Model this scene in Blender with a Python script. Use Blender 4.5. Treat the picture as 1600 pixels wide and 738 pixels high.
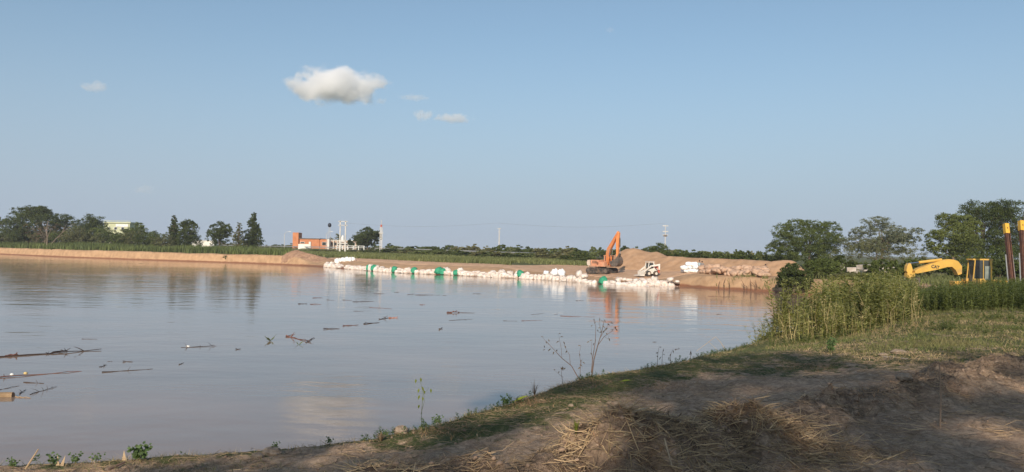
import bpy, bmesh, math, random
import numpy as np
from mathutils import Vector, Matrix
R = math.radians
for o in list(bpy.data.objects): bpy.data.objects.remove(o)
S = bpy.context.scene
COL = S.collection

# ------------------------------------------------------------------ camera
F = 1256.0
CAMZ = 4.4
PITCH = math.atan(21/F)
ROLL = R(1.0)
cam_d = bpy.data.cameras.new('camera'); cam = bpy.data.objects.new('camera', cam_d); COL.objects.link(cam)
cam_d.sensor_width = 36; cam_d.lens = 36*F/1600; cam_d.clip_start = 0.05; cam_d.clip_end = 20000
MR = Matrix.Rotation(R(90)+PITCH, 4, 'X') @ Matrix.Rotation(ROLL, 4, 'Z')
cam.matrix_world = Matrix.Translation((0, 0, CAMZ)) @ MR
S.camera = cam

# ------------------------------------------------------------------ sky, sun, exposure
SUN_EL, SUN_AZ = R(24), R(-168)      # azimuth measured clockwise from +Y
W = bpy.data.worlds.new('World'); S.world = W; W.use_nodes = True
nt = W.node_tree; nt.nodes.clear()
sky = nt.nodes.new('ShaderNodeTexSky'); sky.sky_type = 'NISHITA'; sky.sun_disc = False
sky.sun_elevation = SUN_EL; sky.sun_rotation = SUN_AZ; sky.air_density = 1.0; sky.dust_density = 1.2; sky.ozone_density = 3.2; sky.altitude = 60
hsv = nt.nodes.new('ShaderNodeHueSaturation'); hsv.inputs['Saturation'].default_value = 0.92; hsv.inputs['Value'].default_value = 1.0
bg = nt.nodes.new('ShaderNodeBackground'); bg.inputs['Strength'].default_value = 0.105
wo = nt.nodes.new('ShaderNodeOutputWorld')
nt.links.new(sky.outputs[0], hsv.inputs['Color'])
# lavender dust layer low over the horizon
wtc = nt.nodes.new('ShaderNodeTexCoord'); wsx = nt.nodes.new('ShaderNodeSeparateXYZ'); nt.links.new(wtc.outputs['Generated'], wsx.inputs[0])
wmr = nt.nodes.new('ShaderNodeMapRange'); wmr.interpolation_type = 'SMOOTHSTEP'; wmr.inputs[1].default_value = -0.02; wmr.inputs[2].default_value = 0.30; wmr.inputs[3].default_value = 0.93; wmr.inputs[4].default_value = 0.22; nt.links.new(wsx.outputs[2], wmr.inputs[0])
wmx = nt.nodes.new('ShaderNodeMix'); wmx.data_type = 'RGBA'; wmx.inputs['B'].default_value = (3.75, 3.90, 5.15, 1); nt.links.new(wmr.outputs[0], wmx.inputs['Factor']); nt.links.new(hsv.outputs[0], wmx.inputs['A'])
wt = nt.nodes.new('ShaderNodeMix'); wt.data_type = 'RGBA'; wt.blend_type = 'MULTIPLY'; wt.inputs['Factor'].default_value = 1; wt.inputs['B'].default_value = (.955, 1.085, 1.035, 1); nt.links.new(wmx.outputs['Result'], wt.inputs['A'])
nt.links.new(wt.outputs['Result'], bg.inputs[0]); nt.links.new(bg.outputs[0], wo.inputs[0])
sl = bpy.data.lights.new('sun', 'SUN'); sl.energy = 4.4; sl.angle = R(0.55); sl.color = (1.0, 0.86, 0.70)
sun = bpy.data.objects.new('sun', sl); COL.objects.link(sun)
SD = Vector((math.sin(SUN_AZ)*math.cos(SUN_EL), math.cos(SUN_AZ)*math.cos(SUN_EL), math.sin(SUN_EL)))
sun.rotation_euler = (-SD).to_track_quat('-Z', 'Y').to_euler(); sun.location = (0, -40, 60)
S.view_settings.view_transform = 'Standard'; S.view_settings.look = 'None'
S.view_settings.exposure = 0.12; S.view_settings.gamma = 1.0
S.render.resolution_x = 1024; S.render.resolution_y = 472
S.render.engine = 'CYCLES'
S.cycles.volume_bounces = 8
SHADE = [(-11.0, -25, 6.0, 21.5, .25), (-7.0, -27, 7.5, 24, .6), (-2.8, -25, 7.5, 23, .8), (1.0, -26, 6.0, 22, .75)]

# ------------------------------------------------------------------ pixel helpers (the photo is 1600 x 738)
def ray(px, py):
    d = MR.to_3x3() @ Vector(((px-800)/F, -(py-369)/F, -1.0))
    return d
def at(px, py, D):                       # point on the pixel's ray at forward distance D
    d = ray(px, py); return Vector((0, 0, CAMZ)) + d*(D/d.y)
def onz(px, py, z=0.0):
    d = ray(px, py); t = (z-CAMZ)/d.z; return Vector((0, 0, CAMZ)) + d*t
def yh(px): return 376.04+px*0.01745

# ------------------------------------------------------------------ numpy noise
def _h(ix, iy, s):
    n = (ix.astype(np.int64)*374761393 + iy.astype(np.int64)*668265263 + s*974634777) & 0x7fffffff
    n = ((n ^ (n >> 13))*1274126177) & 0x7fffffff
    return ((n ^ (n >> 16)) & 0xffff)/65535.0
def vn(x, y, s=0):
    x = np.asarray(x, float); y = np.asarray(y, float)
    ix = np.floor(x); iy = np.floor(y); fx = x-ix; fy = y-iy
    fx = fx*fx*(3-2*fx); fy = fy*fy*(3-2*fy)
    ix = ix.astype(np.int64); iy = iy.astype(np.int64)
    a = _h(ix, iy, s); b = _h(ix+1, iy, s); c = _h(ix, iy+1, s); d = _h(ix+1, iy+1, s)
    return (a*(1-fx)+b*fx)*(1-fy)+(c*(1-fx)+d*fx)*fy
def fbm(x, y, s=0, o=4):
    t = 0; a = .5; f = 1.0
    for i in range(o):
        t = t+a*(vn(x*f+i*17.3, y*f-i*9.1, s+i)-.5); a *= .5; f *= 2.03
    return t*2          # about -1..1
def sst(a, b, x):
    t = np.clip((x-a)/(b-a), 0, 1); return t*t*(3-2*t)

# ------------------------------------------------------------------ water outline
near = [(-420, -2), (-60, 5), (-22, 8.8), (-11, 9.9)]
for px, py in [(0, 719), (110, 713), (200, 709), (300, 704), (400, 697), (480, 690), (560, 682), (640, 664), (700, 650), (740, 637), (790, 622), (850, 602),
               (900, 588), (950, 580), (1000, 571), (1060, 561), (1110, 552), (1145, 540), (1170, 535), (1190, 529), (1198, 515)]:
    p = onz(px, py, 1.5-.6*(px > 1120)-.25*(px == 1110)); near.append((p.x, p.y))
near += [(12.2, 36.5), (14.8, 41), (18.2, 46), (24, 52.5), (30, 58), (34.5, 64)]
tip = [(36.5, 71)]
far = [(37.0, 79)]
for px, py in [(1300, 463), (1250, 460.5), (1200, 457), (1150, 453.5), (1105, 451), (1062, 447.5), (1010, 447), (960, 445), (900, 441), (850, 437.5), (800, 435), (750, 432.5),
               (700, 430), (650, 428), (600, 425.5), (560, 422), (510, 418), (480, 416), (440, 414), (400, 412.3), (350, 410.5), (300, 409), (240, 407), (170, 404.5), (110, 402.5), (50, 399.8), (0, 397.5)]:
    p = onz(px, py, 0.0); far.append((p.x, p.y))
far += [(-245, 300), (-330, 340), (-470, 400)]
POLY = near+tip+far
PA = np.array(POLY); PB = np.roll(PA, -1, axis=0)
def sdist(x, y):                         # positive on land
    x = np.asarray(x, float).ravel(); y = np.asarray(y, float).ravel()
    out = np.empty(len(x)); CH = 40000
    for k in range(0, len(x), CH):
        X = x[k:k+CH, None]; Y = y[k:k+CH, None]
        ex = (PB-PA)[:, 0]; ey = (PB-PA)[:, 1]
        t = np.clip(((X-PA[:, 0])*ex+(Y-PA[:, 1])*ey)/(ex*ex+ey*ey), 0, 1)
        d = np.sqrt(np.min((X-PA[:, 0]-t*ex)**2+(Y-PA[:, 1]-t*ey)**2, axis=1))
        c = ((PA[:, 1] > Y) != (PB[:, 1] > Y)) & (X < (PB[:, 0]-PA[:, 0])*(Y-PA[:, 1])/(PB[:, 1]-PA[:, 1]+1e-12)+PA[:, 0])
        ins = c.sum(axis=1) % 2 == 1
        out[k:k+CH] = np.where(ins, -d, d)
    return out
def prof_far(sd, x):
    cl = np.interp(sd, [-3, -1, 0, .25, .5, .9, 1.5, 6, 25, 60], [-2, -.5, 0, .35, 1.3, 1.95, 2.1, 2.1, 2.15, 2.3])
    mi = np.interp(sd, [-3, -1, 0, 1.2, 6, 13, 25, 60], [-2, -.4, 0, .35, .8, 1.3, 1.8, 2.2])
    mi2 = np.interp(sd, [-3, -1, 0, 1.0, 3.5, 8, 25, 60], [-2, -.4, 0, .4, 1.15, 1.7, 1.95, 2.2]); km = sst(-4, 8, x); mi = mi*km+mi2*(1-km)
    ri = np.interp(sd, [-3, -1, 0, .3, .7, 1.2, 2.2, 8, 25, 60], [-2, -.5, 0, .3, 1.0, 1.45, 1.6, 1.65, 1.75, 2.1])
    wl = 1-sst(-50, -42, x); wr = sst(20, 25, x)
    return cl*wl+ri*wr+mi*(1-wl-wr)
RIDGE = np.array([(-2.4, 5.9), (.2, 6.6), (1.5, 7.5), (2.6, 8.4), (3.9, 10.0), (5.4, 11.4), (7.2, 13.2), (9.3, 15.2), (12.5, 17.2)])
def near_extra(x, y):
    # ploughed spoil ridge, straw heaps and clods of the near ground
    A = RIDGE[:-1]; B = RIDGE[1:]
    ex = (B-A)[:, 0]; ey = (B-A)[:, 1]
    X = x[:, None]; Y = y[:, None]
    t = np.clip(((X-A[:, 0])*ex+(Y-A[:, 1])*ey)/(ex*ex+ey*ey), 0, 1)
    d = np.sqrt(np.min((X-A[:, 0]-t*ex)**2+(Y-A[:, 1]-t*ey)**2, axis=1))
    rough = .55+.9*np.clip(fbm(x*1.1, y*1.1, 5, 3)+.35, 0, 1.2)
    w = np.exp(-(d/.55)**2)
    z = .24*w*rough
    for (cx, cy, r, h) in [(1.25, 7.35, .62, .36), (2.15, 8.5, .50, .30), (-.9, 6.1, .6, .16), (4.6, 10.6, .6, .12), (3.4, 9.2, .6, .10), (9.0, 15.0, .8, .10), (7.0, 13.4, .8, .08)]:
        z = z+h*np.exp(-((x-cx)**2+(y-cy)**2)/(r*r))
    z = z+w*.24*fbm(x*3.6, y*3.6, 9, 5)+w*.12*np.abs(fbm(x*11, y*11, 31, 3))
    return z, w
def hfun(x, y, full=False):
    x = np.atleast_1d(np.asarray(x, float)); y = np.atleast_1d(np.asarray(y, float))
    sh = x.shape; x = x.ravel(); y = y.ravel()
    sd = sdist(x, y)
    hc = 1.5-.6*sst(21, 31, y)
    hin = 1.95+.72*np.exp(-(x*x+y*y)/(15.5**2))
    wob = .18*fbm(x*1.3, y*1.3, 2, 3)
    nr = np.interp(sd+wob, [-3.5, -1.1, -.55, -.15, .12, .6], [-1.6, -.35, .15, .95, 1.42, 1.5])
    k = sst(.3, 8.0, sd)
    nr = np.where(sd > .3, 1.5+(hin-1.5)*k, nr); nr = nr-(1.5-hc)*(1-k)*sst(-.6, .1, sd+wob)
    fr = prof_far(sd, x)
    wn = 1-sst(62, 76, y)
    z = nr*wn+fr*(1-wn)
    land = sst(0, .8, sd)
    ex, w = near_extra(x, y)
    z = z+ex*sst(.2, 1.2, sd)*(y > 0)
    z = z-.55*np.exp(-(((x-39.5)/7)**4+((y-68)/6)**4))
    dist = np.sqrt(x*x+y*y)
    nd = land*sst(45, 20, dist) if False else land*(1-sst(20, 45, dist))
    z = z+nd*(.09*fbm(x*.8, y*.8, 3, 3)+.07*fbm(x*2.9, y*2.9, 4, 4)+.03*fbm(x*10, y*10, 6, 3))
    z = z+land*sst(20, 45, dist)*.10*fbm(x*.35, y*.35, 7, 3)*(1-.75*(y > 80))
    z = z.reshape(sh)
    return (z, sd.reshape(sh), w.reshape(sh)) if full else z
def gz(x, y): return float(hfun(x, y)[0])
def onground(px, py, dmax=140):
    d = ray(px, py); D = np.geomspace(4, 42, 500)
    for q in range(12):                  # step down the picture until the ray meets the near land
        d = ray(px, py+q); d = d/d.y; z = hfun(d.x*D, D); hit = np.where((CAMZ+d.z*D <= z) & (z > .9))[0]
        if len(hit): break
    k = hit[0] if len(hit) else 300
    return Vector((d.x*D[k], D[k], z[k]))
def above(px, D, dz=0):                  # ground point under pixel column px at distance D
    x = (px-800)/F*D; return Vector((x, D, gz(x, D)+dz))

# ------------------------------------------------------------------ tagging and mesh helpers
def tag(o, label=None, cat=None, group=None, kind=None):
    if label: o['label'] = label
    if cat: o['category'] = cat
    if group: o['group'] = group
    if kind: o['kind'] = kind
    return o
def empty(name, loc=(0, 0, 0), rz=0, label=None, cat=None, group=None):
    o = bpy.data.objects.new(name, None); COL.objects.link(o); o.empty_display_size = .2
    o.location = loc; o.rotation_euler = (0, 0, rz); return tag(o, label, cat, group)
def link(name, me, mat=None, parent=None, smooth=False):
    if mat:
        me.materials.clear()
        for m in (mat if isinstance(mat, (list, tuple)) else [mat]): me.materials.append(m)
    if smooth: me.polygons.foreach_set('use_smooth', [True]*len(me.polygons))
    o = bpy.data.objects.new(name, me); COL.objects.link(o)
    if parent: o.parent = parent
    return o
def copy_tree(o, parent=None):
    c = o.copy(); COL.objects.link(c); c.parent = parent
    for ch in list(o.children): copy_tree(ch, c)
    return c
def npmesh(name, V, Fc):                 # Fc: (M,4) or (M,3)
    me = bpy.data.meshes.new(name); V = np.asarray(V, np.float32); Fc = np.asarray(Fc, np.int32)
    k = Fc.shape[1]; me.vertices.add(len(V)); me.vertices.foreach_set('co', V.ravel())
    me.loops.add(Fc.size); me.loops.foreach_set('vertex_index', Fc.ravel())
    me.polygons.add(len(Fc)); me.polygons.foreach_set('loop_start', np.arange(0, Fc.size, k, dtype=np.int32))
    me.update(calc_edges=True); return me
class MB:
    def __init__(s): s.v = []; s.f = []
    def add(s, v, f):
        n = len(s.v); s.v += [tuple(p) for p in v]; s.f += [tuple(i+n for i in q) for q in f]; return s
    def box(s, c, d, rot=None, taper=1.0, shear=0):
        c = Vector(c); v = []
        for z in (-.5, .5):
            t = taper if z > 0 else 1
            for x, y in ((-.5, -.5), (.5, -.5), (.5, .5), (-.5, .5)):
                p = Vector((x*d[0]*t+(shear if z > 0 else 0), y*d[1]*t, z*d[2]))
                if rot is not None: p = rot @ p
                v.append(c+p)
        return s.add(v, [(3, 2, 1, 0), (4, 5, 6, 7), (0, 1, 5, 4), (1, 2, 6, 5), (2, 3, 7, 6), (3, 0, 4, 7)])
    def tube(s, pts, r, n=6, cap=True):
        pts = [Vector(p) for p in pts]; rr = r if isinstance(r, (list, tuple)) else [r]*len(pts)
        base = len(s.v); v = []; f = []; up = Vector((0, 0, 1)); prev = None
        for i, p in enumerate(pts):
            t = (pts[min(i+1, len(pts)-1)]-pts[max(i-1, 0)]).normalized()
            a = prev if prev is not None else (up if abs(t.z) < .9 else Vector((1, 0, 0)))
            a = (a-t*a.dot(t)).normalized(); prev = a; b = t.cross(a)
            for k in range(n):
                th = 2*math.pi*k/n; v.append(p+(a*math.cos(th)+b*math.sin(th))*rr[i])
        for i in range(len(pts)-1):
            for k in range(n):
                f.append((i*n+k, i*n+(k+1) % n, (i+1)*n+(k+1) % n, (i+1)*n+k))
        if cap: f.append(tuple(range(n))[::-1]); f.append(tuple((len(pts)-1)*n+k for k in range(n)))
        return s.add(v, f)
    def beam(s, a, b, w, h, w2=None, h2=None):   # box beam from a to b; w sideways (Y-ish), h in the XZ plane
        a = Vector(a); b = Vector(b); t = (b-a).normalized(); sd = Vector((0, 1, 0)); sd = (sd-t*sd.dot(t)).normalized(); n = t.cross(sd)
        w2 = w2 or w; h2 = h2 or h
        v = [a-sd*w/2-n*h/2, a+sd*w/2-n*h/2, a+sd*w/2+n*h/2, a-sd*w/2+n*h/2, b-sd*w2/2-n*h2/2, b+sd*w2/2-n*h2/2, b+sd*w2/2+n*h2/2, b-sd*w2/2+n*h2/2]
        return s.add(v, [(3, 2, 1, 0), (4, 5, 6, 7), (0, 1, 5, 4), (1, 2, 6, 5), (2, 3, 7, 6), (3, 0, 4, 7)])
    def prism(s, pts, y0, y1):               # outline in XZ extruded along Y
        n = len(pts); v = [(p[0], y0, p[1]) for p in pts]+[(p[0], y1, p[1]) for p in pts]
        f = [tuple(range(n)), tuple(range(2*n-1, n-1, -1))]+[(i, i+n, (i+1) % n+n, (i+1) % n) for i in range(n)]
        return s.add(v, f)
    def cyl(s, c, r, h, axis='Z', n=16, r2=None):
        c = Vector(c); ax = {'X': Vector((1, 0, 0)), 'Y': Vector((0, 1, 0)), 'Z': Vector((0, 0, 1))}[axis]
        return s.tube([c-ax*h/2, c+ax*h/2], [r, r2 if r2 is not None else r], n)
    def ell(s, c, r, n=10, m=6, jit=0, rng=random):
        v = []; f = []
        for i in range(m+1):
            ph = math.pi*i/m
            for k in range(n):
                th = 2*math.pi*k/n; j = 1+rng.uniform(-jit, jit)
                v.append((c[0]+r[0]*math.sin(ph)*math.cos(th)*j, c[1]+r[1]*math.sin(ph)*math.sin(th)*j, c[2]+r[2]*math.cos(ph)*j))
        for i in range(m):
            for k in range(n): f.append((i*n+k, (i+1)*n+k, (i+1)*n+(k+1) % n, i*n+(k+1) % n))
        return s.add(v, f)
    def build(s, name, mat=None, parent=None, smooth=False, bevel=0):
        me = bpy.data.meshes.new(name); me.from_pydata(s.v, [], s.f)
        bm = bmesh.new(); bm.from_mesh(me)
        bmesh.ops.recalc_face_normals(bm, faces=bm.faces)
        if bevel:
            bmesh.ops.bevel(bm, geom=list(bm.edges), offset=bevel, segments=2, affect='EDGES', profile=.6, clamp_overlap=True)
        bm.to_mesh(me); bm.free()
        return link(name, me, mat, parent, smooth)

# ------------------------------------------------------------------ materials
MATS = {}
def node(t, ty, **kw):
    n = t.nodes.new(ty)
    for k, v in kw.items(): n.inputs[k].default_value = v
    return n
def mat(name, col, rough=.8, col2=None, nscale=3.0, bump=0, metal=0, spec=.3, island=0, coord='Object', bscale=None, dirt=None, dirt_amt=.5):
    if name in MATS: return MATS[name]
    m = bpy.data.materials.new(name); m.use_nodes = True; t = m.node_tree; p = t.nodes['Principled BSDF']
    p.inputs['Roughness'].default_value = rough; p.inputs['Metallic'].default_value = metal; p.inputs['Specular IOR Level'].default_value = spec
    tc = t.nodes.new('ShaderNodeTexCoord')
    nz = node(t, 'ShaderNodeTexNoise', Scale=nscale, Detail=5.0); t.links.new(tc.outputs[coord], nz.inputs['Vector'])
    rp = t.nodes.new('ShaderNodeValToRGB'); c2 = col2 or tuple(c*.72 for c in col)
    rp.color_ramp.elements[0].position = .35; rp.color_ramp.elements[0].color = (*c2, 1)
    rp.color_ramp.elements[1].position = .65; rp.color_ramp.elements[1].color = (*col, 1)
    t.links.new(nz.outputs[0], rp.inputs[0]); out = rp.outputs[0]
    if dirt:
        n2 = node(t, 'ShaderNodeTexNoise', Scale=nscale*.45, Detail=8.0, Roughness=.7); t.links.new(tc.outputs[coord], n2.inputs['Vector'])
        r2 = t.nodes.new('ShaderNodeMapRange'); r2.inputs[1].default_value = .48; r2.inputs[2].default_value = .62; r2.inputs[4].default_value = dirt_amt
        t.links.new(n2.outputs[0], r2.inputs[0])
        mx = t.nodes.new('ShaderNodeMix'); mx.data_type = 'RGBA'; mx.inputs['B'].default_value = (*dirt, 1)
        t.links.new(r2.outputs[0], mx.inputs['Factor']); t.links.new(out, mx.inputs['A']); out = mx.outputs['Result']
    if island:
        g = t.nodes.new('ShaderNodeNewGeometry'); mr = t.nodes.new('ShaderNodeMapRange'); mr.inputs[3].default_value = 1-island; mr.inputs[4].default_value = 1+island
        t.links.new(g.outputs['Random Per Island'], mr.inputs[0])
        h = t.nodes.new('ShaderNodeHueSaturation'); t.links.new(mr.outputs[0], h.inputs['Value']); t.links.new(out, h.inputs['Color']); out = h.outputs[0]
    t.links.new(out, p.inputs['Base Color'])
    if bump:
        b = t.nodes.new('ShaderNodeBump'); b.inputs['Strength'].default_value = 1; b.inputs['Distance'].default_value = bump
        n3 = node(t, 'ShaderNodeTexNoise', Scale=bscale or nscale*4, Detail=6.0); t.links.new(tc.outputs[coord], n3.inputs['Vector'])
        t.links.new(n3.outputs[0], b.inputs['Height']); t.links.new(b.outputs[0], p.inputs['Normal'])
    MATS[name] = m; return m
def leafmat(name, col, col2, island=.35, trans=.35, nscale=.35, coord='Object'):
    if name in MATS: return MATS[name]
    m = mat(name, col, .6, col2, nscale, spec=.25, island=island, coord=coord); t = m.node_tree; p = t.nodes['Principled BSDF']
    src = p.inputs['Base Color'].links[0].from_socket
    tr = t.nodes.new('ShaderNodeBsdfTranslucent'); g = t.nodes.new('ShaderNodeMix'); g.data_type = 'RGBA'; g.blend_type = 'MULTIPLY'; g.inputs['Factor'].default_value = 1; g.inputs['B'].default_value = (1.3, 1.25, .5, 1)
    t.links.new(src, g.inputs['A']); t.links.new(g.outputs['Result'], tr.inputs[0])
    ms = t.nodes.new('ShaderNodeMixShader'); ms.inputs[0].default_value = trans
    t.links.new(p.outputs[0], ms.inputs[1]); t.links.new(tr.outputs[0], ms.inputs[2]); t.links.new(ms.outputs[0], t.nodes['Material Output'].inputs[0])
    return m
SANDC, SANDD = (.44, .27, .155), (.34, .20, .11)

def ground_mat():
    m = bpy.data.materials.new('ground'); m.use_nodes = True; t = m.node_tree; p = t.nodes['Principled BSDF']; L = t.links.new
    p.inputs['Roughness'].default_value = .95; p.inputs['Specular IOR Level'].default_value = .1
    tc = t.nodes.new('ShaderNodeTexCoord'); at_ = t.nodes.new('ShaderNodeAttribute'); at_.attribute_name = 'cover'
    sep = t.nodes.new('ShaderNodeSeparateColor'); L(at_.outputs['Color'], sep.inputs[0])
    def nz(s, d=6, r=.55):
        n = node(t, 'ShaderNodeTexNoise', Scale=s, Detail=float(d), Roughness=r); L(tc.outputs['Object'], n.inputs['Vector']); return n.outputs[0]
    def ramp(src, stops):
        r = t.nodes.new('ShaderNodeValToRGB'); e = r.color_ramp.elements
        while len(e) < len(stops): e.new(.5)
        for i, (q, c) in enumerate(stops): e[i].position = q; e[i].color = (*c, 1)
        L(src, r.inputs[0]); return r.outputs[0]
    def mix(f, a, b):
        x = t.nodes.new('ShaderNodeMix'); x.data_type = 'RGBA'; L(f, x.inputs['Factor']); L(a, x.inputs['A']); L(b, x.inputs['B']); return x.outputs['Result']
    def mth(op, a, b):
        x = t.nodes.new('ShaderNodeMath'); x.operation = op
        for i, q in enumerate((a, b)):
            if isinstance(q, (int, float)): x.inputs[i].default_value = q
            else: L(q, x.inputs[i])
        return x.outputs[0]
    soilA = ramp(nz(1.3, 8, .65), [(.3, (.24, .16, .105)), (.5, (.48, .335, .235)), (.7, (.64, .46, .32))])
    soilB = ramp(nz(9, 9, .78), [(.38, (.13, .09, .06)), (.5, (.42, .295, .205)), (.6, (.70, .52, .36))])
    x = t.nodes.new('ShaderNodeMix'); x.data_type = 'RGBA'; x.inputs['Factor'].default_value = .5; L(soilA, x.inputs['A']); L(soilB, x.inputs['B']); soil = x.outputs['Result']
    grass = ramp(nz(9, 8, .7), [(.3, (.05, .065, .025)), (.5, (.10, .115, .045)), (.72, (.24, .20, .11))])
    sand = ramp(nz(.55, 8, .7), [(.3, (.46, .285, .175)), (.5, (.60, .385, .245)), (.7, (.68, .46, .31))])
    gm = mth('ADD', sep.outputs[0], mth('MULTIPLY', mth('SUBTRACT', nz(2.2, 6, .7), .5), 1.6))
    gm2 = ramp(gm, [(.42, (0, 0, 0)), (.62, (1, 1, 1))])
    sm = mth('ADD', sep.outputs[1], mth('MULTIPLY', mth('SUBTRACT', nz(.4, 6, .7), .5), .7))
    sm2 = ramp(sm, [(.42, (0, 0, 0)), (.58, (1, 1, 1))])
    c = mix(gm2, soil, grass); c = mix(sm2, c, sand)
    dk = t.nodes.new('ShaderNodeMix'); dk.data_type = 'RGBA'; dk.inputs['B'].default_value = (.11, .08, .06, 1)
    L(mth('MULTIPLY', sep.outputs[2], ramp(nz(6, 6, .7), [(.4, (.1, .1, .1)), (.6, (.8, .8, .8))])), dk.inputs['Factor']); L(c, dk.inputs['A'])
    L(dk.outputs['Result'], p.inputs['Base Color'])
    b = t.nodes.new('ShaderNodeBump'); b.inputs['Distance'].default_value = .06; b.inputs['Strength'].default_value = 1.0
    hh = mth('ADD', nz(16, 8, .7), mth('MULTIPLY', nz(60, 4, .6), .4)); L(hh, b.inputs['Height']); L(b.outputs[0], p.inputs['Normal'])
    return m
def water_mat():
    m = bpy.data.materials.new('muddy_water'); m.use_nodes = True; t = m.node_tree; p = t.nodes['Principled BSDF']; L = t.links.new
    p.inputs['Roughness'].default_value = .07; p.inputs['IOR'].default_value = 1.33; p.inputs['Specular IOR Level'].default_value = .5
    tc = t.nodes.new('ShaderNodeTexCoord')
    mp = t.nodes.new('ShaderNodeMapping'); mp.inputs['Scale'].default_value = (.55, 1.0, 1); mp.inputs['Rotation'].default_value = (0, 0, .15); L(tc.outputs['Object'], mp.inputs['Vector'])
    def nz(s, d, r=.5, v=None):
        n = node(t, 'ShaderNodeTexNoise', Scale=s, Detail=float(d), Roughness=r); L(v or mp.outputs[0], n.inputs['Vector']); return n.outputs[0]
    rp = t.nodes.new('ShaderNodeValToRGB'); e = rp.color_ramp.elements; e[0].position = .35; e[0].color = (.215, .165, .13, 1); e[1].position = .68; e[1].color = (.30, .21, .155, 1)
    L(nz(.18, 4), rp.inputs[0]); L(rp.outputs[0], p.inputs['Base Color'])
    # calm and rippled patches
    pa = t.nodes.new('ShaderNodeMapRange'); pa.inputs[1].default_value = .38; pa.inputs[2].default_value = .66; pa.inputs[3].default_value = .35; pa.inputs[4].default_value = 1.5
    L(nz(.035, 3), pa.inputs[0])
    def mth(op, a, b):
        x = t.nodes.new('ShaderNodeMath'); x.operation = op
        for i, q in enumerate((a, b)):
            if isinstance(q, (int, float)): x.inputs[i].default_value = q
            else: L(q, x.inputs[i])
        return x.outputs[0]
    h = mth('ADD', mth('MULTIPLY', nz(.5, 2), 1.0), mth('MULTIPLY', nz(2.2, 3, .5), .22))
    h = mth('MULTIPLY', h, pa.outputs[0])
    b = t.nodes.new('ShaderNodeBump'); b.inputs['Strength'].default_value = 1.0; b.inputs['Distance'].default_value = .042; L(h, b.inputs['Height']); L(b.outputs[0], p.inputs['Normal'])
    return m

# ------------------------------------------------------------------ ground sheet
def axis(lo, a, b, hi, s, mids, growth=1.035, smax=40):
    """fine step s on [a,b], growing outwards; mids = list of (upto, max step)"""
    out = list(np.arange(a, b, s)); st = s; x = out[-1]
    while x < hi:
        lim = smax
        for (u, ms) in mids:
            if x < u: lim = ms; break
        st = min(st*growth, lim) if st < lim else lim
        x += st; out.append(x)
    st = s; x = a; left = []
    while x > lo:
        lim = smax
        for (u, ms) in mids:
            if abs(x) < u: lim = ms; break
        st = min(st*growth*1.01, lim); x -= st; left.append(x)
    return np.array(left[::-1]+out)
gx = axis(-2600, -7.5, 11.5, 2600, .06, [(60, .9), (240, 2.0), (500, 8)], smax=160)
gy = axis(-400, 4.5, 19.0, 4200, .06, [(70, .45), (290, 1.6), (500, 8)], smax=200)
GX, GY = np.meshgrid(gx, gy)
Z, SDm, WR = hfun(GX, GY, full=True)
farshore = (GY > 74)
Z = np.where(farshore & (SDm < 4.3), -1.3, Z)
nx, ny = len(gx), len(gy)
idx = np.arange(nx*ny).reshape(ny, nx)
quads = np.stack([idx[:-1, :-1], idx[:-1, 1:], idx[1:, 1:], idx[1:, :-1]], -1).reshape(-1, 4)
gme = npmesh('ground', np.stack([GX, GY, Z], -1).reshape(-1, 3), quads)
def cover(GX, GY, SDm, WR):
    d = np.sqrt(GX**2+GY**2)
    px = 800+F*GX/np.maximum(GY, 1)
    # grass: strip along the near crest, the sunlit meadow to the right, the far land
    strip = (1-sst(1.2, 3.4, SDm))*sst(9, 13, GY)*.75
    strip = np.maximum(strip, .55*(1-sst(.4, 1.1, SDm))*(GY > 0))
    meadow = sst(14, 19, GY)*sst(2.0, 6.0, GX)*.62
    left = .0
    g = np.maximum(strip, meadow)*(GY < 75)
    g = np.where(GY >= 60, np.maximum(g, .95), g)
    g = g*(1-.8*np.clip(WR*1.3, 0, 1))
    # sand on the far shore
    lim = 11+11*sst(-2, 10, GX); s = (1-sst(lim, lim+5, SDm))*sst(-46, -38, GX)*(1-sst(34, 44, GX))
    s = np.maximum(s, 1-sst(1.0, 2.2, SDm))*sst(68, 78, GY)
    k = np.clip(WR*1.2, 0, 1)*(GY < 40)
    return g, s, k
g, s, k = cover(GX, GY, SDm, WR)
ca = gme.attributes.new('cover', 'FLOAT_COLOR', 'POINT')
ca.data.foreach_set('color', np.stack([g, s, k, np.ones_like(g)], -1).astype(np.float32).ravel())
GMAT = ground_mat()
ground = link('ground', gme, GMAT, smooth=True); tag(ground, kind='structure')
wm = MB(); wm.add([(-900, -60, 0), (80, -60, 0), (80, 460, 0), (-900, 460, 0)], [(0, 1, 2, 3)])
water = wm.build('water', water_mat()); tag(water, kind='structure')

# ------------------------------------------------------------------ far river bank (fine strip)
def smooth_poly(P, step):
    P = np.array(P); d = np.r_[0, np.cumsum(np.hypot(*np.diff(P, axis=0).T))]; s = np.arange(0, d[-1], step)
    x = np.interp(s, d, P[:, 0]); y = np.interp(s, d, P[:, 1])
    return s, x, y
s_, bx, by = smooth_poly(tip[-1:]+far, .45)
kx = np.ones(9)/9
bx = np.r_[bx[:4], np.convolve(bx, kx, 'valid'), bx[-4:]]; by = np.r_[by[:4], np.convolve(by, kx, 'valid'), by[-4:]]
tx = np.gradient(bx); ty = np.gradient(by); tl = np.hypot(tx, ty); nxv, nyv = ty/tl, -tx/tl      # land is to the right of travel
off = np.array([-1.6, -.8, -.3, -.05, .12, .28, .42, .56, .72, .9, 1.15, 1.6, 2.4, 3.6, 5.2, 7.2])
BX = bx[:, None]+nxv[:, None]*off; BY = by[:, None]+nyv[:, None]*off
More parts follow.
